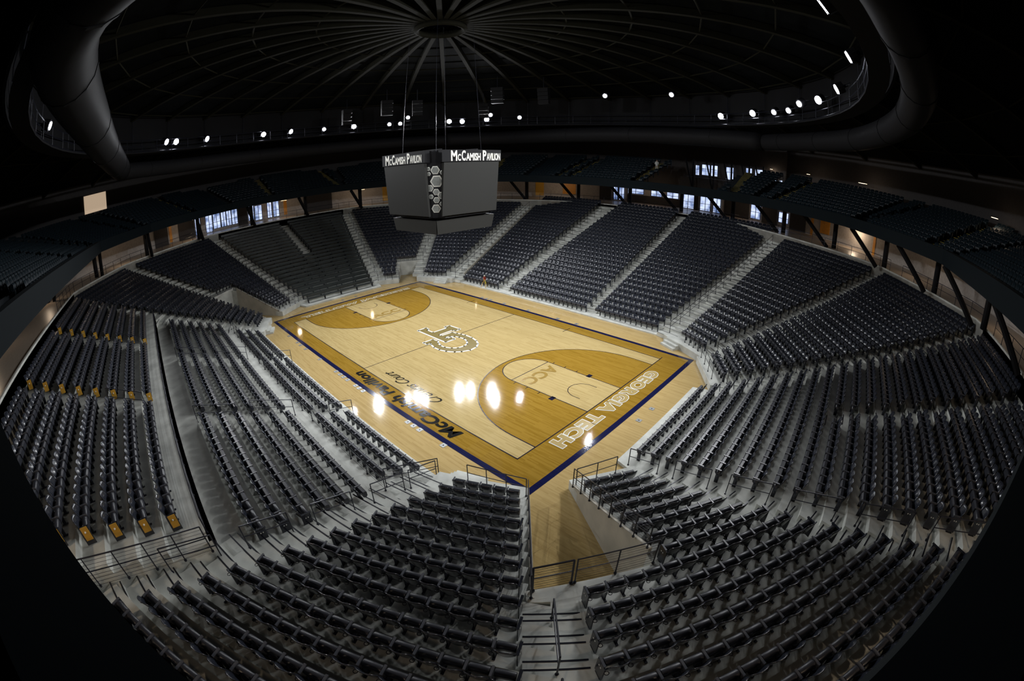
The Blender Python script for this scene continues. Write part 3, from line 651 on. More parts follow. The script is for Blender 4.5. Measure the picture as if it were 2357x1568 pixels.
for nm_a, a0, a1 in segs:
    n = max(3, int((a1-a0)/2.6)); pts = []
    for i in range(n+1):
        a = a0+(a1-a0)*i/n; p = pol(rearpt(a)*1.004, a); pts.append((p[0], p[1], CZ+.1))
    rail(pts, 'black concourse railing above the %s rows' % nm_a, h=.95, group='concourse railings', r=.025)
# outer concourse wall
m = MB()
WR = 45
for i in range(NA):
    a0, a1 = i*360/NA, (i+1)*360/NA; p, q = pol(WR, a0), pol(WR, a1); m.prism([p, q, pol(WR+.3, a1), pol(WR+.3, a0)], CZ-1, 19.4)
tag(m.obj('wall_outer', M['wall_beige']), 'beige outer wall of the concourse', kind='structure')
def wallpatch(name, a0, a1, z0, z1, mt, r=WR-.06, th=.05, par=None, kind='structure', label=None):
    mb = MB(); n = max(1, int(abs(a1-a0)/2)+1)
    for i in range(n):
        b0 = a0+(a1-a0)*i/n; b1 = a0+(a1-a0)*(i+1)/n
        mb.prism([pol(r, b0), pol(r, b1), pol(r+th, b1), pol(r+th, b0)], z0, z1)
    o = mb.obj(name, mt, par)
    if kind: tag(o, label, kind=kind)
    return o
win = [(103.6, 104.5, 8.2, 10.4), (102.2, 103.3, 8.2, 10.4), (98.0, 101.4, 9.4, 10.3), (94.1, 96.4, 9.3, 10.2), (90.5, 93, 9.3, 10.2), (87.1, 89.7, 8.1, 10.6), (83.6, 85.8, 8.1, 10.6), (81.4, 83.0, 8.1, 10.6), (72.8, 74.9, 8.3, 10.6), (66.8, 68.9, 8.6, 10.0),
       (195.5, 196.7, 8.1, 10.8), (192.8, 194.3, 8.1, 10.8), (191.0, 192.6, 8.4, 10.7), (189.7, 190.8, 8.4, 10.7), (188.5, 189.6, 8.4, 10.7), (187.1, 188.4, 8.4, 10.7), (183.4, 184.7, 8.4, 10.7), (181.6, 183.2, 8.2, 10.5), (177.8, 179.1, 8.2, 10.7), (179.4, 180.4, 8.2, 10.7)]
for i, (a0, a1, z0, z1) in enumerate(win):
    root = wallpatch('window_%d' % (i+1), a0, a1, z0, z1, M['glass_day'], label='bright daylit concourse window number %s around the ring' % ORD[i])
    mb = MB(); am = (a0+a1)/2
    for a in (a0, am, a1): p = pol(WR-.1, a); mb.obox(p, (math.cos(R(a)), math.sin(R(a))), .04, .035, z0, z1)
    for z in (z0, z0+(z1-z0)*.42, z1):
        p, q = pol(WR-.1, a0), pol(WR-.1, a1); mb.tube([(p[0], p[1], z), (q[0], q[1], z)], .03, 4)
    mb.obj('window_frame', M['black'], root)
for i, (a0, a1, z0, z1, mt, nm_a) in enumerate([(119.6, 121.4, 8.2, 11, 'yellow', 'yellow'), (112.7, 115.5, 8.6, 10.6, 'orange', 'orange'), (153.3, 154.8, 8.2, 11, 'yellow', 'yellow'), (61.5, 62.0, 8, 10.8, 'orange', 'orange edged'), (58.0, 60.0, 8.6, 10.8, 'orange', 'wide orange'), (48.2, 48.7, 8, 10.8, 'orange', 'narrow orange'), (176.0, 176.7, 8.2, 10.6, 'orange', 'brown'), (202, 202.6, 8.2, 10.6, 'orange', 'amber')]):
    wallpatch('door_%d' % (i+1), a0, a1, z0, z1, M[mt], label='%s door panel in the concourse wall' % nm_a)
for a0, a1 in ((86.2, 87.0), (75.2, 80.6), (69.2, 72.4), (63, 66.4), (105, 107.5), (184.9, 187), (196.9, 200.5), (166, 172), (90, 101.5), (203, 206)):
    wallpatch('trim_%d' % int(a0), a0, a1, CZ, 10.9 if a0 != 90 else 9.25, M['wall_dark'], r=WR-.2, label='dark concourse wall bay')
# columns under the upper deck
ci = 0
for a in list(range(14, 118, 12))+list(range(122, 252, 13))+[-50, -38, -25, -12, 2]:
    c = pol(38.6, a); t = MB(); t.tube([(0, 0, 0), (0, 0, 3.2)], .28, 10); o = t.obj('column', M['black']); o.location = (c[0], c[1], CZ)
    tag(o, 'dark round concourse column under the upper deck', kind='structure')
    if a % 2 == 0 or True:
        t = MB(); c2 = pol(34.4, a+3); t.tube([(c[0]*.97, c[1]*.97, CZ), (c2[0]*1.02, c2[1]*1.02, 10.9)], .22, 8); o = t.obj('column_brace', M['black']); tag(o, 'dark slanting brace under the upper deck', kind='structure')
# upper deck
def ringp(m, o0, o1, z0, z1, gap_=None):
    A, B = fpoly(o0), fpoly(o1); n = len(A)
    for i in range(n):
        j = (i+1) % n; N = 6
        for k in range(N):
            f = lambda P, t: (P[i][0]+(P[j][0]-P[i][0])*t, P[i][1]+(P[j][1]-P[i][1])*t)
            q = [f(A, k/N), f(A, (k+1)/N), f(B, (k+1)/N), f(B, k/N)]; c = ((q[0][0]+q[2][0])/2, (q[0][1]+q[2][1])/2); az = math.degrees(math.atan2(c[1], c[0]))
            if gap_ and gap_[0] < az < gap_[1]: continue
            m.prism(q, z0, z1)
m = MB(); ringp(m, 0, .6, 11.0, 11.93)
fas = tag(m.obj('wall_fascia', M['fascia']), 'dark green-black fascia ring of the upper deck', kind='structure')
m = MB(); ringp(m, .55, 13, 11.02, 11.15)
tag(m.obj('ceiling_concourse', M['deck']), 'dark underside slab of the upper deck', kind='structure')
gap = (67, 86)
m = MB(); UR = 12; up_seats = []
def ustep(k): return .95+.86*k, 11.25+.30*k
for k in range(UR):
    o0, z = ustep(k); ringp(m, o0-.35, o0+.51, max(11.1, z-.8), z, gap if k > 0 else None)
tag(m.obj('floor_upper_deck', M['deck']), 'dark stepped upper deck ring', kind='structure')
stairs_up = [20, 36, 55, 63, 87.5, 108, 112, 130, 148, 166, 184, 204, 222, 240, 258]
SU = {}
for s_ in stairs_up:      # find the side each stair runs up
    u = vec(s_); best = min(((d/(u[0]*vec(a)[0]+u[1]*vec(a)[1]), a, d) for a, d in FD if u[0]*vec(a)[0]+u[1]*vec(a)[1] > .5)); SU[s_] = ((u[0]*best[0], u[1]*best[0]), vec(best[1]))
def near_stair(x, y):
    for (c, n) in SU.values():
        dx, dy = x-c[0], y-c[1]
        if abs(-n[1]*dx+n[0]*dy) < .62 and n[0]*dx+n[1]*dy > -1: return True
    return False
for k in range(UR-1):
    o0, z = ustep(k); P = fpoly(o0+.1)
    for i in range(len(P)):
        a, b = P[i-1], P[i]; an = FD[i][0]; L = math.hypot(b[0]-a[0], b[1]-a[1]); n = int((L-.8)/.54); nv = vec(an)
        for q in range(n):
            t = (.4+.54*(q+.5))/L; x, y = a[0]+(b[0]-a[0])*t, a[1]+(b[1]-a[1])*t; az = math.degrees(math.atan2(y, x)) % 360
            if gap[0] < az < gap[1] or near_stair(x, y) or 285 < az < 352 or math.hypot(x, y) > 43.4: continue
            up_seats.append((x, y, z, R(an)-math.pi/2))
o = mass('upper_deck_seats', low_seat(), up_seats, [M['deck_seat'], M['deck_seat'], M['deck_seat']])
tag(o, 'dark teal folded seats covering the upper deck rows', 'seats', kind='stuff')
for s_ in stairs_up:
    c0, u = SU[s_]; root = empty('upper_stair', (c0[0], c0[1], 11.25)); ma = MB(); my = MB()
    for k in range(UR*2-2):
        d = .6+.43*k; c = (d*u[0], d*u[1]); z = .15*k+.03
        ma.obox(c, u, .22, .5, z-.16, z); my.obox((c[0]-.17*u[0], c[1]-.17*u[1]), u, .035, .5, z, z+.015)
    ma.obj('stair_flight', M['deck'], root); my.obj('yellow_edge_paint', M['tread_yellow'], root)
    tag(root, 'upper deck stair with yellow step edges, %s going round from the right' % ORD[stairs_up.index(s_)], 'stairs', 'upper deck stairs')
m = MB(); m.prism([(-12.75, 12.9), (-12.63, 12.9), (-18.35, 34.3), (-18.47, 34.3)], 0, [.9, .9, 8.5, 8.5])
tag(m.obj('wall_stair_side', M['wall_conc']), 'brownish sloping side wall between the far left stair and the far sideline block', kind='structure')
# upper windows in the gap
for i, (a0, a1, z0, z1) in enumerate([(84.9, 85.6, 13.4, 14.8), (82.6, 84.2, 13.5, 15.0), (80.9, 82.2, 13.5, 15.0), (77.4, 78.9, 13.3, 15.0), (77.0, 79.2, 11.6, 12.7), (73.4, 74.6, 13.5, 15.2), (71.0, 72.6, 13.4, 15.2), (69.8, 70.5, 13.3, 14.5), (68.0, 68.4, 13.4, 14.9), (66.7, 67.2, 13.3, 14.2)]):
    root = wallpatch('window_%d' % (21+i), a0, a1, z0, z1, M['glass_day'], r=42.4, label='bright upper level window, %s from the left in the gap' % ORD[i])
    mb = MB(); p, q = pol(42.35, a0), pol(42.35, a1); z = z0+.6*(z1-z0); mb.tube([(p[0], p[1], z), (q[0], q[1], z)], .03, 4); am = (a0+a1)/2; p = pol(42.35, am); mb.tube([(p[0], p[1], z0), (p[0], p[1], z1)], .025, 4); mb.obj('window_frame', M['black'], root)
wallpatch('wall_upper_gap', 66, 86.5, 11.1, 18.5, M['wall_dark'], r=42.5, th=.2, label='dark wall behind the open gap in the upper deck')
for a in (68.8, 72, 76, 80, 84.6):
    t = MB(); p = pol(40, a); q = pol(40, a+1.8); t.tube([(p[0], p[1], 11), (p[0], p[1], 15.6)], .14, 6); t.tube([(p[0], p[1], 11), (q[0], q[1], 15.6)], .12, 6); tag(t.obj('column_gap', M['black']), 'dark steel frame in the open gap of the upper deck', kind='structure')
rail([(*pol(39.5, a), 12.9) for a in np.linspace(67, 86, 8)], 'black railing crossing the open gap in the upper deck', h=.3, group='upper railings')
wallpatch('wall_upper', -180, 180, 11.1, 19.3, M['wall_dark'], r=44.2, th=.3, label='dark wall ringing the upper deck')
# lit doorway in the upper left
root = wallpatch('door_9', 216.5, 221.5, 15.2, 17.4, M['lit_room'], r=44.1, label='warm lit opening high in the wall at left')
# ---------------------------------------------------------------- roof
def roofz(r): return 24.15-1.85*(r/25)**2
m = MB(); rs = [1.6, 5, 10, 15, 20, 25, 30, 35, 40, 45.3]; na = 64
vs = [(*pol(r, 360*i/na), roofz(r)+.55) for r in rs for i in range(na)]
m.add(vs, [(j*na+i, (j+1)*na+i, (j+1)*na+(i+1) % na, j*na+(i+1) % na) for j in range(len(rs)-1) for i in range(na)])
m.add([(*pol(1.65, 360*i/na), 24.9) for i in range(na)], [tuple(range(na))])
ceil = tag(m.obj('ceiling', M['roof'], smooth=True), 'dark shallow domed roof with radial ribs', kind='structure')
rb = MB(); pr = []
N_ = 22
for i in range(N_+1):
    r = 1.9+(44.6-1.9)*i/N_; z = roofz(r); wd = .17
    pr.append([(r, -wd, z), (r, wd, z), (r, wd, z+.5), (r, -wd, z+.5)])
vs = [p for q in pr for p in q]; fs = [(i*4+k, i*4+(k+1) % 4, (i+1)*4+(k+1) % 4, (i+1)*4+k) for i in range(N_) for k in range(4)]+[(0, 1, 2, 3), (N_*4+3, N_*4+2, N_*4+1, N_*4)]
rb.add(vs, fs); rme = rb.mesh('rib', M['rib'])
for k in range(32):
    o = bpy.data.objects.new('rib', rme); COL.objects.link(o); o.parent = ceil; o.rotation_euler = (0, 0, R(11.25*(k+.5)))
t = MB(); t.tube([(*pol(1.75, 360*i/40), 23.95) for i in range(40)], .22, 8, True); t.obj('hub_ring', M['rib'], ceil)
for r in (9, 13.5, 18, 22.5, 27, 31.5, 36, 40.5):
    t = MB(); t.tube([(*pol(r, 11.25*(i+.5)), roofz(r)+.2) for i in range(32)], .06, 4, True); t.obj('purlin_ring', M['rib'], ceil)
# ducts
def smooth_path(P, n=8):
    out = []
    for i in range(len(P)-1):
        p0, p1, p2, p3 = (Vector(P[max(0, i-1)]), Vector(P[i]), Vector(P[i+1]), Vector(P[min(len(P)-1, i+2)]))
        for k in range(n):
            t = k/n; out.append(.5*((2*p1)+(p2-p0)*t+(2*p0-5*p1+4*p2-p3)*t*t+(3*p1-p0-3*p2+p3)*t**3))
    return out+[Vector(P[-1])]
for lb, P, r_ in (('long straight grey air duct running above the near sideline', [(19, -20.6, 17.7), (15, -22.6, 17.6), (5, -22.9, 17.6), (-5, -22.9, 17.6), (-17.2, -22.7, 17.6)], 1.0),
                  ('thick grey air duct running above the far sideline', [(-24, 20, 17.3), (-18.5, 25.6, 17.3), (-8, 26.6, 17.35), (4, 26.4, 17.4), (17.0, 24.0, 17.4)], .95),
                  ('curved grey air duct bending round the right end of the roof', [(17.1, 24.0, 17.4), (22, 19, 17.5), (26.4, 12.5, 17.6), (28.7, 5, 17.8), (28.9, -2, 17.9), (27.6, -8.5, 17.9), (25.6, -13.5, 17.9), (19.2, -20.4, 17.8)], .80),
                  ('curved dark air duct bending round the left end of the roof', [(-17.4, -22.6, 17.4), (-23.5, -16, 17.2), (-27.5, -6, 17.1), (-28.6, 5, 17.1), (-27, 14, 17.2), (-24.1, 19.9, 17.2)], .75)):
    t = MB(); t.tube(smooth_path(P), r_, 16); o = tag(t.obj('air_duct', M['duct'], smooth=True), lb, 'duct')
    pp = smooth_path(P)
    for i in range(4, len(pp)-2, 6):
        d = (pp[i+1]-pp[i]).normalized()*.06; t = MB(); t.tube([pp[i]-d, pp[i]+d], r_+.03, 16); t.obj('duct_band', M['duct'], o)
m = MB(); 
for i in range(NA):
    a0, a1 = i*360/NA, (i+1)*360/NA; m.prism([pol(28.0, a0), pol(28.0, a1), pol(28.15, a1), pol(28.15, a0)], 18.9, 22.4)
tag(m.obj('wall_roof_curtain', M['black']), 'black ring wall hanging from the roof behind the catwalk', kind='structure')
# catwalk ring
t = MB(); CR, CWZ = 26.9, 18.7
cw = empty('catwalk', (0, 0, 0)); tag(cw, 'black circular lighting catwalk hanging under the roof', 'catwalk')
m = MB()
for i in range(72):
    a0, a1 = i*5, i*5+5; m.prism([pol(CR-.1, a0), pol(CR-.1, a1), pol(CR+.9, a1), pol(CR+.9, a0)], CWZ-.12, CWZ)
m.obj('walkway', M['black'], cw)
for rr, zz in ((CR-.1, CWZ+.55), (CR-.1, CWZ+1.1), (CR+.9, CWZ+1.1), (CR-.1, CWZ+.02)):
    t = MB(); t.tube([(*pol(rr, 5*i), zz) for i in range(72)], .035, 4, True); t.obj('guard_rail', M['steel'], cw)
pm1 = MB(); pm1.tube([(0, 0, 0), (0, 0, 1.1)], .03, 4); pme = pm1.mesh('post', M['steel'])
for i in range(72):
    o = bpy.data.objects.new('post', pme); COL.objects.link(o); o.parent = cw; o.location = (*pol(CR-.1, 5*i), CWZ)
hr = MB(); hr.tube([(0, 0, 0), (0, 0, 3.2)], .03, 4); hme = hr.mesh('hanger', M['steel'])
for i in range(32):
    o = bpy.data.objects.new('hanger', hme); COL.objects.link(o); o.parent = cw; o.location = (*pol(CR+.9, 11.25*(i+.5)), CWZ)
# ---------------------------------------------------------------- arena lamps
LAMPS = [(-138, 26.7, 19.5, 1), (-141.5, 26.9, 19.5, 1), (-151, 26.8, 19.5, 1), (-168, 26.8, 19.45, 1), (-176, 26.8, 19.5, 1), (174.4, 26.9, 19.45, .08), (166, 26.8, 19.5, 1), (156, 26.9, 19.5, .15), (153, 26.8, 19.5, .45), (150.8, 26.9, 20.3, .3), (139.4, 26.8, 19.47, 1), (135.8, 26.9, 19.4, .7), (129, 26.8, 19.55, 1), (127.5, 25.5, 20.0, .6), (119.5, 26.0, 19.6, .12), (90.6, 22.5, 21.5, .12), (70.6, 23.5, 21.4, .3), (62, 26.8, 19.6, 1), (52, 26.8, 19.75, 1), (45, 26.8, 19.7, .4), (40, 26.8, 19.7, .4), (31, 25.6, 19.6, .6), (28, 26.6, 19.95, 1), (17, 26.2, 19.8, .7), (3, 26.0, 20.0, 1), (-12, 25.8, 19.6, 1), (-60.5, 25.5, 19.5, 1), (-92, 26.6, 19.6, .3)]
housing = MB(); housing.tube([(0, 0, .02), (0, 0, .35), (0, 0, .5)], .36, 12); housing.tube([(0, 0, .45), (0, 0, .7)], .1, 6); hmesh = housing.mesh('housing', M['black'])
def lensmesh(r, mt=None):
    l = MB(); n = 16; l.add([(r*math.cos(2*math.pi*i/n), r*math.sin(2*math.pi*i/n), 0) for i in range(n)], [tuple(range(n-1, -1, -1))]); l.add([(r*math.cos(2*math.pi*i/n), r*math.sin(2*math.pi*i/n), -.05) for i in range(n)], [tuple(range(n-1, -1, -1))]); return l.mesh('lens', mt or M['lamp'])
LM = {1: lensmesh(.30), .5: lensmesh(.24, M['lamp_dim'])}
yk = MB(); yk.tube([(-.4, 0, .3), (-.4, 0, 1.0), (.4, 0, 1.0), (.4, 0, .3)], .03, 5); ykm = yk.mesh('yoke', M['steel'])
for q, (a, r_, z_, pw) in enumerate(LAMPS):
    p = Vector((*pol(r_, a), z_)); tgt = Vector((*pol(3.0, a+150), 0)) if pw >= .6 else Vector((CAM[0]*.5, CAM[1]*.5, 2))
    if 125 < a < 177: tgt = Vector((12, -10.5, 1))
    elif a < -130: tgt = Vector((15, 2, 1) if q % 2 else (2, 13, 2))
    elif 25 < a < 80: tgt = Vector((2, -14, 1))
    elif -20 < a < 20: tgt = Vector((-8, 3, 1))
    elif -100 < a < -50: tgt = Vector((-1, 15, 3))
    root = empty('arena_lamp', p); d = (tgt-p).normalized(); root.rotation_mode = 'QUATERNION'; root.rotation_quaternion = d.to_track_quat('-Z', 'Y')
    for nm_a, me_ in (('housing', hmesh), ('lens', LM[1] if pw > .65 else LM[.5]), ('yoke', ykm)):
        o = bpy.data.objects.new(nm_a, me_); COL.objects.link(o); o.parent = root
    # the lens glass also faces the seats opposite
    ld = bpy.data.lights.new('lamp_light', 'SPOT'); ld.energy = LAMP_W*pw; ld.spot_size = R(98); ld.spot_blend = 1.0; ld.shadow_soft_size = .24; ld.color = (.95, .97, 1.0)
    lo = bpy.data.objects.new('lamp_light', ld); COL.objects.link(lo); lo.parent = root; lo.location = (0, 0, -.1)
    tag(root, 'bright white arena lamp on the catwalk, %s of the ring counted from the left' % ORD[q], 'lamp', 'arena lamps on the catwalk')
# dim warm ceiling lights of concourse and upper deck
for q, (a, r_, z_, L, en) in enumerate([(60.7, 42, 15.55, .5, .5), (48.9, 42, 15.6, 1.3, .8), (21.2, 42, 15.3, .9, .5), (68.8, 42, 15.5, .4, .4), (51.7, 44.0, 10.2, 1.6, 2), (75, 41, 10.7, 1, 1), (95, 41, 10.7, 1, 1), (116, 41, 10.7, 1, 1.2), (135, 41, 10.7, 1, 1), (160, 41, 10.7, 1, 1.4), (178, 41, 10.7, 1, 1.2), (200, 41, 10.7, 1, 1.2), (218, 40, 10.7, 1, 1.2), (35, 41, 10.7, 1, .8), (15, 41, 10.7, 1, .8), (-5, 41, 10.7, 1, .8), (-25, 38, 10.7, 1, 7), (-42, 37, 10.7, 1, 7), (-60, 35.5, 10.7, 1, 7), (240, 38, 10.7, 1, 1.0), (262, 36, 10.7, 1, 1.0)]):
    p = pol(r_, a); root = empty('ceiling_light', (p[0], p[1], z_), R(a+90)); mb = MB(); mb.box(-L/2, L/2, -.1, .1, 0, .06); mb.obj('housing', M['black'], root)
    mb = MB(); mb.box(-L/2+.03, L/2-.03, -.08, .08, -.03, -.003); mb.obj('diffuser', M['warm_lamp'], root)
    ld = bpy.data.lights.new('ceiling_glow', 'POINT'); ld.energy = WARM_W*en; ld.color = (1, .76, .54); ld.shadow_soft_size = .3
    lo = bpy.data.objects.new('ceiling_glow', ld); COL.objects.link(lo); lo.parent = root; lo.location = (0, 0, -.3)
    tag(root, 'warm strip light %s, %s going round' % ('above the upper deck' if z_ > 15 else 'under the concourse ceiling', ORD[q]), 'light', 'warm strip lights')
# ---------------------------------------------------------------- scoreboard
sb = empty('scoreboard', (0.15, -.02, 0)); tag(sb, 'black four-sided scoreboard hanging over centre court with blank screens', 'scoreboard')
m = MB(); m.prism([(-3.05, -2.2), (-2.2, -3.05), (2.2, -3.05), (3.05, -2.2), (3.05, 2.2), (2.2, 3.05), (-2.2, 3.05), (-3.05, 2.2)], 9.75, 14.2); 
# taper the bottom
m.v = [(x*(.90 if z < 10 else 1), y*(.90 if z < 10 else 1), z) for x, y, z in m.v]
m.obj('core', M['black'], sb)
def face(side, pts):  # pts (s, dist, z) on face side 0:+x 1:-y 2:-x 3:+y
    a = {0: 0, 1: -90, 2: 180, 3: 90}[side]; n = vec(a); t = (-n[1], n[0])
    return [(n[0]*d+t[0]*s_, n[1]*d+t[1]*s_, z) for s_, d, z in pts]
for sd in range(4):
    m = MB(); f0 = face(sd, [(-2.42, 3.02, 9.93), (2.42, 3.02, 9.93), (2.42, 3.32, 13.42), (-2.42, 3.32, 13.42)]); f1 = face(sd, [(-2.42, 2.9, 9.93), (2.42, 2.9, 9.93), (2.42, 3.1, 13.42), (-2.42, 3.1, 13.42)])
    m.add(f0+f1, [(0, 1, 2, 3), (7, 6, 5, 4), (0, 4, 5, 1), (1, 5, 6, 2), (2, 6, 7, 3), (3, 7, 4, 0)]); m.obj('video_screen', M['screen'], sb)
    m = MB(); f0 = face(sd, [(-2.6, 3.36, 13.46), (2.6, 3.36, 13.46), (2.6, 3.36, 14.25), (-2.6, 3.36, 14.25)]); f1 = face(sd, [(-2.6, 3.0, 13.46), (2.6, 3.0, 13.46), (2.6, 3.0, 14.25), (-2.6, 3.0, 14.25)])
    m.add(f0+f1, [(0, 1, 2, 3), (7, 6, 5, 4), (0, 4, 5, 1), (1, 5, 6, 2), (2, 6, 7, 3), (3, 7, 4, 0)]); hd = m.obj('header_panel', M['black'], sb)
    a = {0: 0, 1: -90, 2: 180, 3: 90}[sd]; n = vec(a); t = (-n[1], n[0]); st = -1.88 if sd == 0 else -2.15
    for body, ds, wd, hh in (('M', 0, .50, .70), ('C', .55, .27, .46), ('C', .88, .34, .70), ('AMISH', 1.26, 1.28, .52), ('P', 2.74, .33, .70), ('AVILION', 3.10, 1.28, .52)):
        lettering(body, 'sign_letters', (n[0]*3.365+t[0]*(st+ds), n[1]*3.365+t[1]*(st+ds), 13.50), (*t, 0), (0, 0, 1), wd, hh, M['letters'], hd, .03)
    # lower display
    m = MB(); f0 = face(sd, [(-2.45, 2.5, 8.68), (2.45, 2.5, 8.68), (2.6, 2.62, 9.6), (-2.6, 2.62, 9.6)]); f1 = face(sd, [(-2.3, 2.35, 8.68), (2.3, 2.35, 8.68), (2.45, 2.45, 9.6), (-2.45, 2.45, 9.6)])
    m.add(f0+f1, [(0, 1, 2, 3), (7, 6, 5, 4), (0, 4, 5, 1), (1, 5, 6, 2), (2, 6, 7, 3), (3, 7, 4, 0)]); m.obj('lower_display', M['screen'], sb)
    # corner column with hexagons
    ca = {0: -45, 1: -135, 2: 135, 3: 45}[sd]; nb2 = vec(ca); tb = (-nb2[1], nb2[0]); 
    def cp(s_, z, d=0):
        k = (z-9.75)/4.45; dist = 3.42*(1+k*.11)+d; return (nb2[0]*dist+tb[0]*s_, nb2[1]*dist+tb[1]*s_, z)
    m = MB(); q = [cp(-.50, 9.8), cp(.50, 9.8), cp(.72, 13.45), cp(-.72, 13.45)]; q2 = [cp(-.50, 9.8, -.4), cp(.50, 9.8, -.4), cp(.72, 13.45, -.4), cp(-.72, 13.45, -.4)]
    m.add(q+q2, [(0, 1, 2, 3), (7, 6, 5, 4), (0, 4, 5, 1), (1, 5, 6, 2), (2, 6, 7, 3), (3, 7, 4, 0)]); cc = m.obj('corner_panel', M['black'], sb)
    for (hs, hz, hr_) in [(.02, 12.95, .30), (-.42, 13.05, .14), (-.40, 12.72, .14), (.46, 12.78, .15), (.10, 12.22, .43), (-.36, 11.78, .24), (.04, 11.52, .23), (-.30, 11.22, .16), (.38, 11.28, .26), (.04, 10.98, .22), (.36, 10.72, .15), (.0, 10.42, .31)]:
        m = MB(); hx = [cp(hs+hr_*math.cos(R(60*i)), hz+hr_*math.sin(R(60*i)), .02) for i in range(6)]; hi = [cp(hs+hr_*.8*math.cos(R(60*i)), hz+hr_*.8*math.sin(R(60*i)), .025) for i in range(6)]
        m.cm = 0; m.add(hx+hi, [(i, (i+1) % 6, 6+(i+1) % 6, 6+i) for i in range(6)]); m.cm = 1; m.add([cp(hs+hr_*.8*math.cos(R(60*i)), hz+hr_*.8*math.sin(R(60*i)), .022) for i in range(6)], [tuple(range(6))])
        m.obj('hexagon', [M['silver'], M['hexface']], cc)
m = MB(); m.prism([(-2.2, -2.2), (2.2, -2.2), (2.2, 2.2), (-2.2, 2.2)], 8.72, 9.8); m.obj('lower_core', M['black'], sb)
for x, y in ((2, 2), (-2, 2), (2, -2), (-2, -2)):
    t = MB(); t.tube([(x, y, 14.2), (x*.8, y*.8, 24.2)], .014, 4); t.obj('hanging_cable', M['steel'], sb)
m = MB(); 
for x in (-1.6, 1.6): m.box(x-.1, x+.1, -2, 2, 14.2, 14.3); m.box(-2, 2, x-.1, x+.1, 14.3, 14.4)
m.obj('hoist_frame', M['black'], sb)
# speaker clusters hanging near the far ribs
for q, (a, r_, z_, s_) in enumerate([(160, 19, 20.6, 1.3), (150, 17.5, 20.2, 1.1), (120, 16, 21.0, 1.3), (128, 21, 20.0, 1.1), (105, 18, 21.0, 1.2), (172, 21, 20.0, 1.1)]):
    p = pol(r_, a); root = empty('speaker_cluster', (p[0], p[1], z_), R(a)); 
    for j in range(4):
        m = MB(); m.prism([(-.35+.06*j, -s_/2), (.35, -s_/2), (.35, s_/2), (-.35+.06*j, s_/2)], -.45*(j+1)+.9, -.45*j+.87); m.obj('speaker_box', M['black'], root)
    m = MB(); m.tube([(0, 0, .9), (0, 0, 2.2)], .03, 4); m.obj('hanger', M['steel'], root)
    tag(root, 'black hanging loudspeaker cluster under the roof, %s of six' % ORD[q], 'loudspeaker', 'loudspeaker clusters')
# ---------------------------------------------------------------- tripod at the far sideline
p0 = (-8.35, 12.0, .10)
tr = empty('survey_tripod', p0); tag(tr, 'yellow-legged tripod with a red instrument standing by the far sideline seats', 'tripod')
for a in (90, 210, 330):
    t = MB(); c = pol(.42, a); t.tube([(c[0], c[1], 0), (c[0]*.1, c[1]*.1, .82)], .03, 6); t.obj('leg', M['tripod_wood'], tr)
m = MB(); m.tube([(0, 0, .80), (0, 0, .88)], .12, 10); m.obj('tripod_head', M['tripod_wood'], tr)
m = MB(); m.box(-.13, .13, -.10, .10, .88, 1.18); m.obj('instrument', M['red'], tr, bevel=.02)
m = MB(); m.ball((0, 0, 1.27), .09, 10, 6); m.obj('instrument_top', M['card'], tr)
m = MB(); m.tube([(.10, 0, .72), (.16, -.04, .5), (.12, 0, .4)], .04, 5); m.obj('strap', mat('lime_strap', (.45, .55, .02), .6), tr)
m = MB(); m.prism([(0, 0), (.28, .05), (.25, .26), (-.03, .2)], 0, .004); o = m.obj('paper_scrap', M['white_paint']); o.location = (.62, 11.95, .10); tag(o, 'scrap of white paper on the floor edge below the middle far block', 'paper')
m = MB(); m.prism([(0, 0), (.5, .02), (.5, .07), (0, .05)], 0, .03); o = m.obj('pale_stick', M['card']); o.location = (20.0, 7.5, 1.4); o.rotation_euler = (0, -.3, .6); tag(o, 'pale stick lying across folded seats in the far right corner', 'stick')
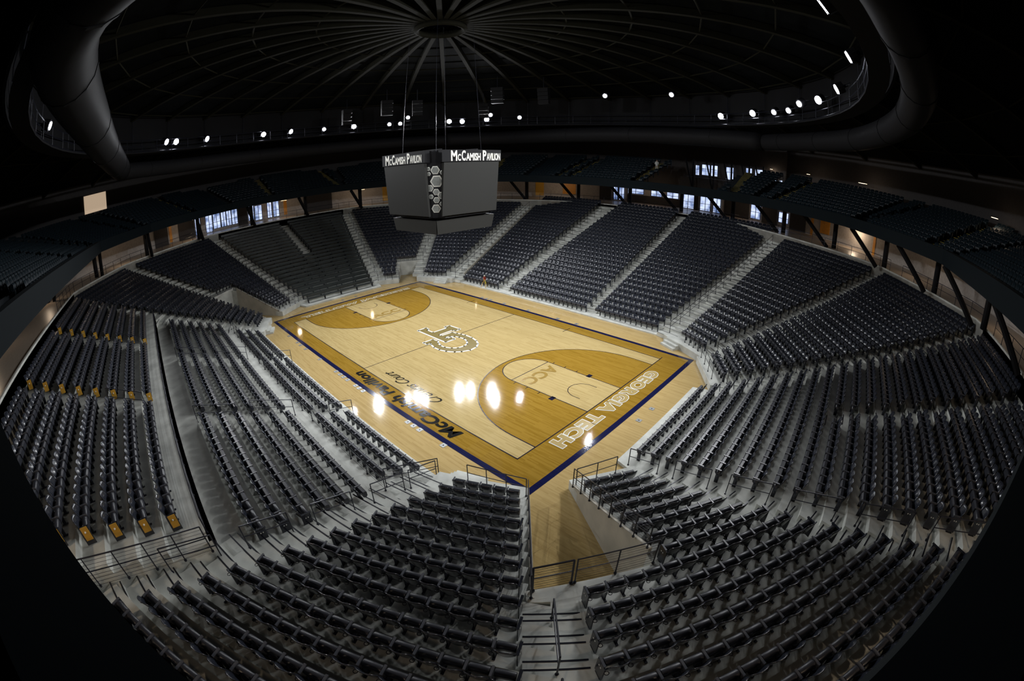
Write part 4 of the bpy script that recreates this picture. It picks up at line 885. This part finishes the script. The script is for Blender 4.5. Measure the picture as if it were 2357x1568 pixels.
# ---------------------------------------------------------------- person in the upper deck
def person():
    # standing figure, arms bent in front holding something small
    pa = 91.0; px_, py_ = (1.9, 31.5); root = empty('person', (px_, py_, 13.05), R(pa-90+180)); 
    me = bpy.data.meshes.new('body'); V = [(0, 0, .92), (0, 0, 1.15), (0, 0, 1.38), (0, 0, 1.50), (0, -.02, 1.62), (0, -.02, 1.72), (-.09, 0, .86), (-.10, .01, .48), (-.10, .03, .07), (-.10, -.12, .04), (.09, 0, .86), (.10, .01, .48), (.10, .03, .07), (.10, -.12, .04), (-.18, 0, 1.40), (-.23, .02, 1.12), (-.12, -.22, 1.18), (.18, 0, 1.40), (.23, .02, 1.12), (.12, -.22, 1.22)]
    Ed = [(0, 1), (1, 2), (2, 3), (3, 4), (4, 5), (0, 6), (6, 7), (7, 8), (8, 9), (0, 10), (10, 11), (11, 12), (12, 13), (2, 14), (14, 15), (15, 16), (2, 17), (17, 18), (18, 19)]
    me.from_pydata(V, Ed, []); o = bpy.data.objects.new('body', me); COL.objects.link(o); o.parent = root
    sk = o.modifiers.new('skin', 'SKIN'); rad = [.14, .13, .15, .055, .085, .07, .09, .06, .045, .035, .09, .06, .045, .035, .055, .042, .03, .055, .042, .03]
    for i, r_ in enumerate(rad): me.skin_vertices[0].data[i].radius = (r_*1.1, r_*.9)
    me.skin_vertices[0].data[0].use_root = True; o.modifiers.new('sub', 'SUBSURF').levels = 1
    me.materials.append(M['skin'])
    t = MB(); t.tube([(0, 0, .92), (0, 0, 1.1), (0, 0, 1.3), (0, 0, 1.46)], .18, 10); t.v = [(x, y*.75, z) for x, y, z in t.v]
    t.tube([(-.17, 0, 1.42), (-.24, .02, 1.12)], .065, 8); t.tube([(.17, 0, 1.42), (.24, .02, 1.12)], .065, 8); t.obj('shirt', M['shirt'], root, True)
    t = MB()
    for s_ in (-1, 1): t.tube([(s_*.085, 0, .95), (s_*.10, .01, .5), (s_*.10, .03, .08)], .095, 8)
    t.obj('trousers', M['trousers'], root, True)
    t = MB(); t.ball((0, .0, 1.70), .105, 10, 6); t.obj('hair', M['hair'], root, True)
    tag(root, 'person in a white shirt and pale trousers standing in the upper deck rows', 'person')
person()
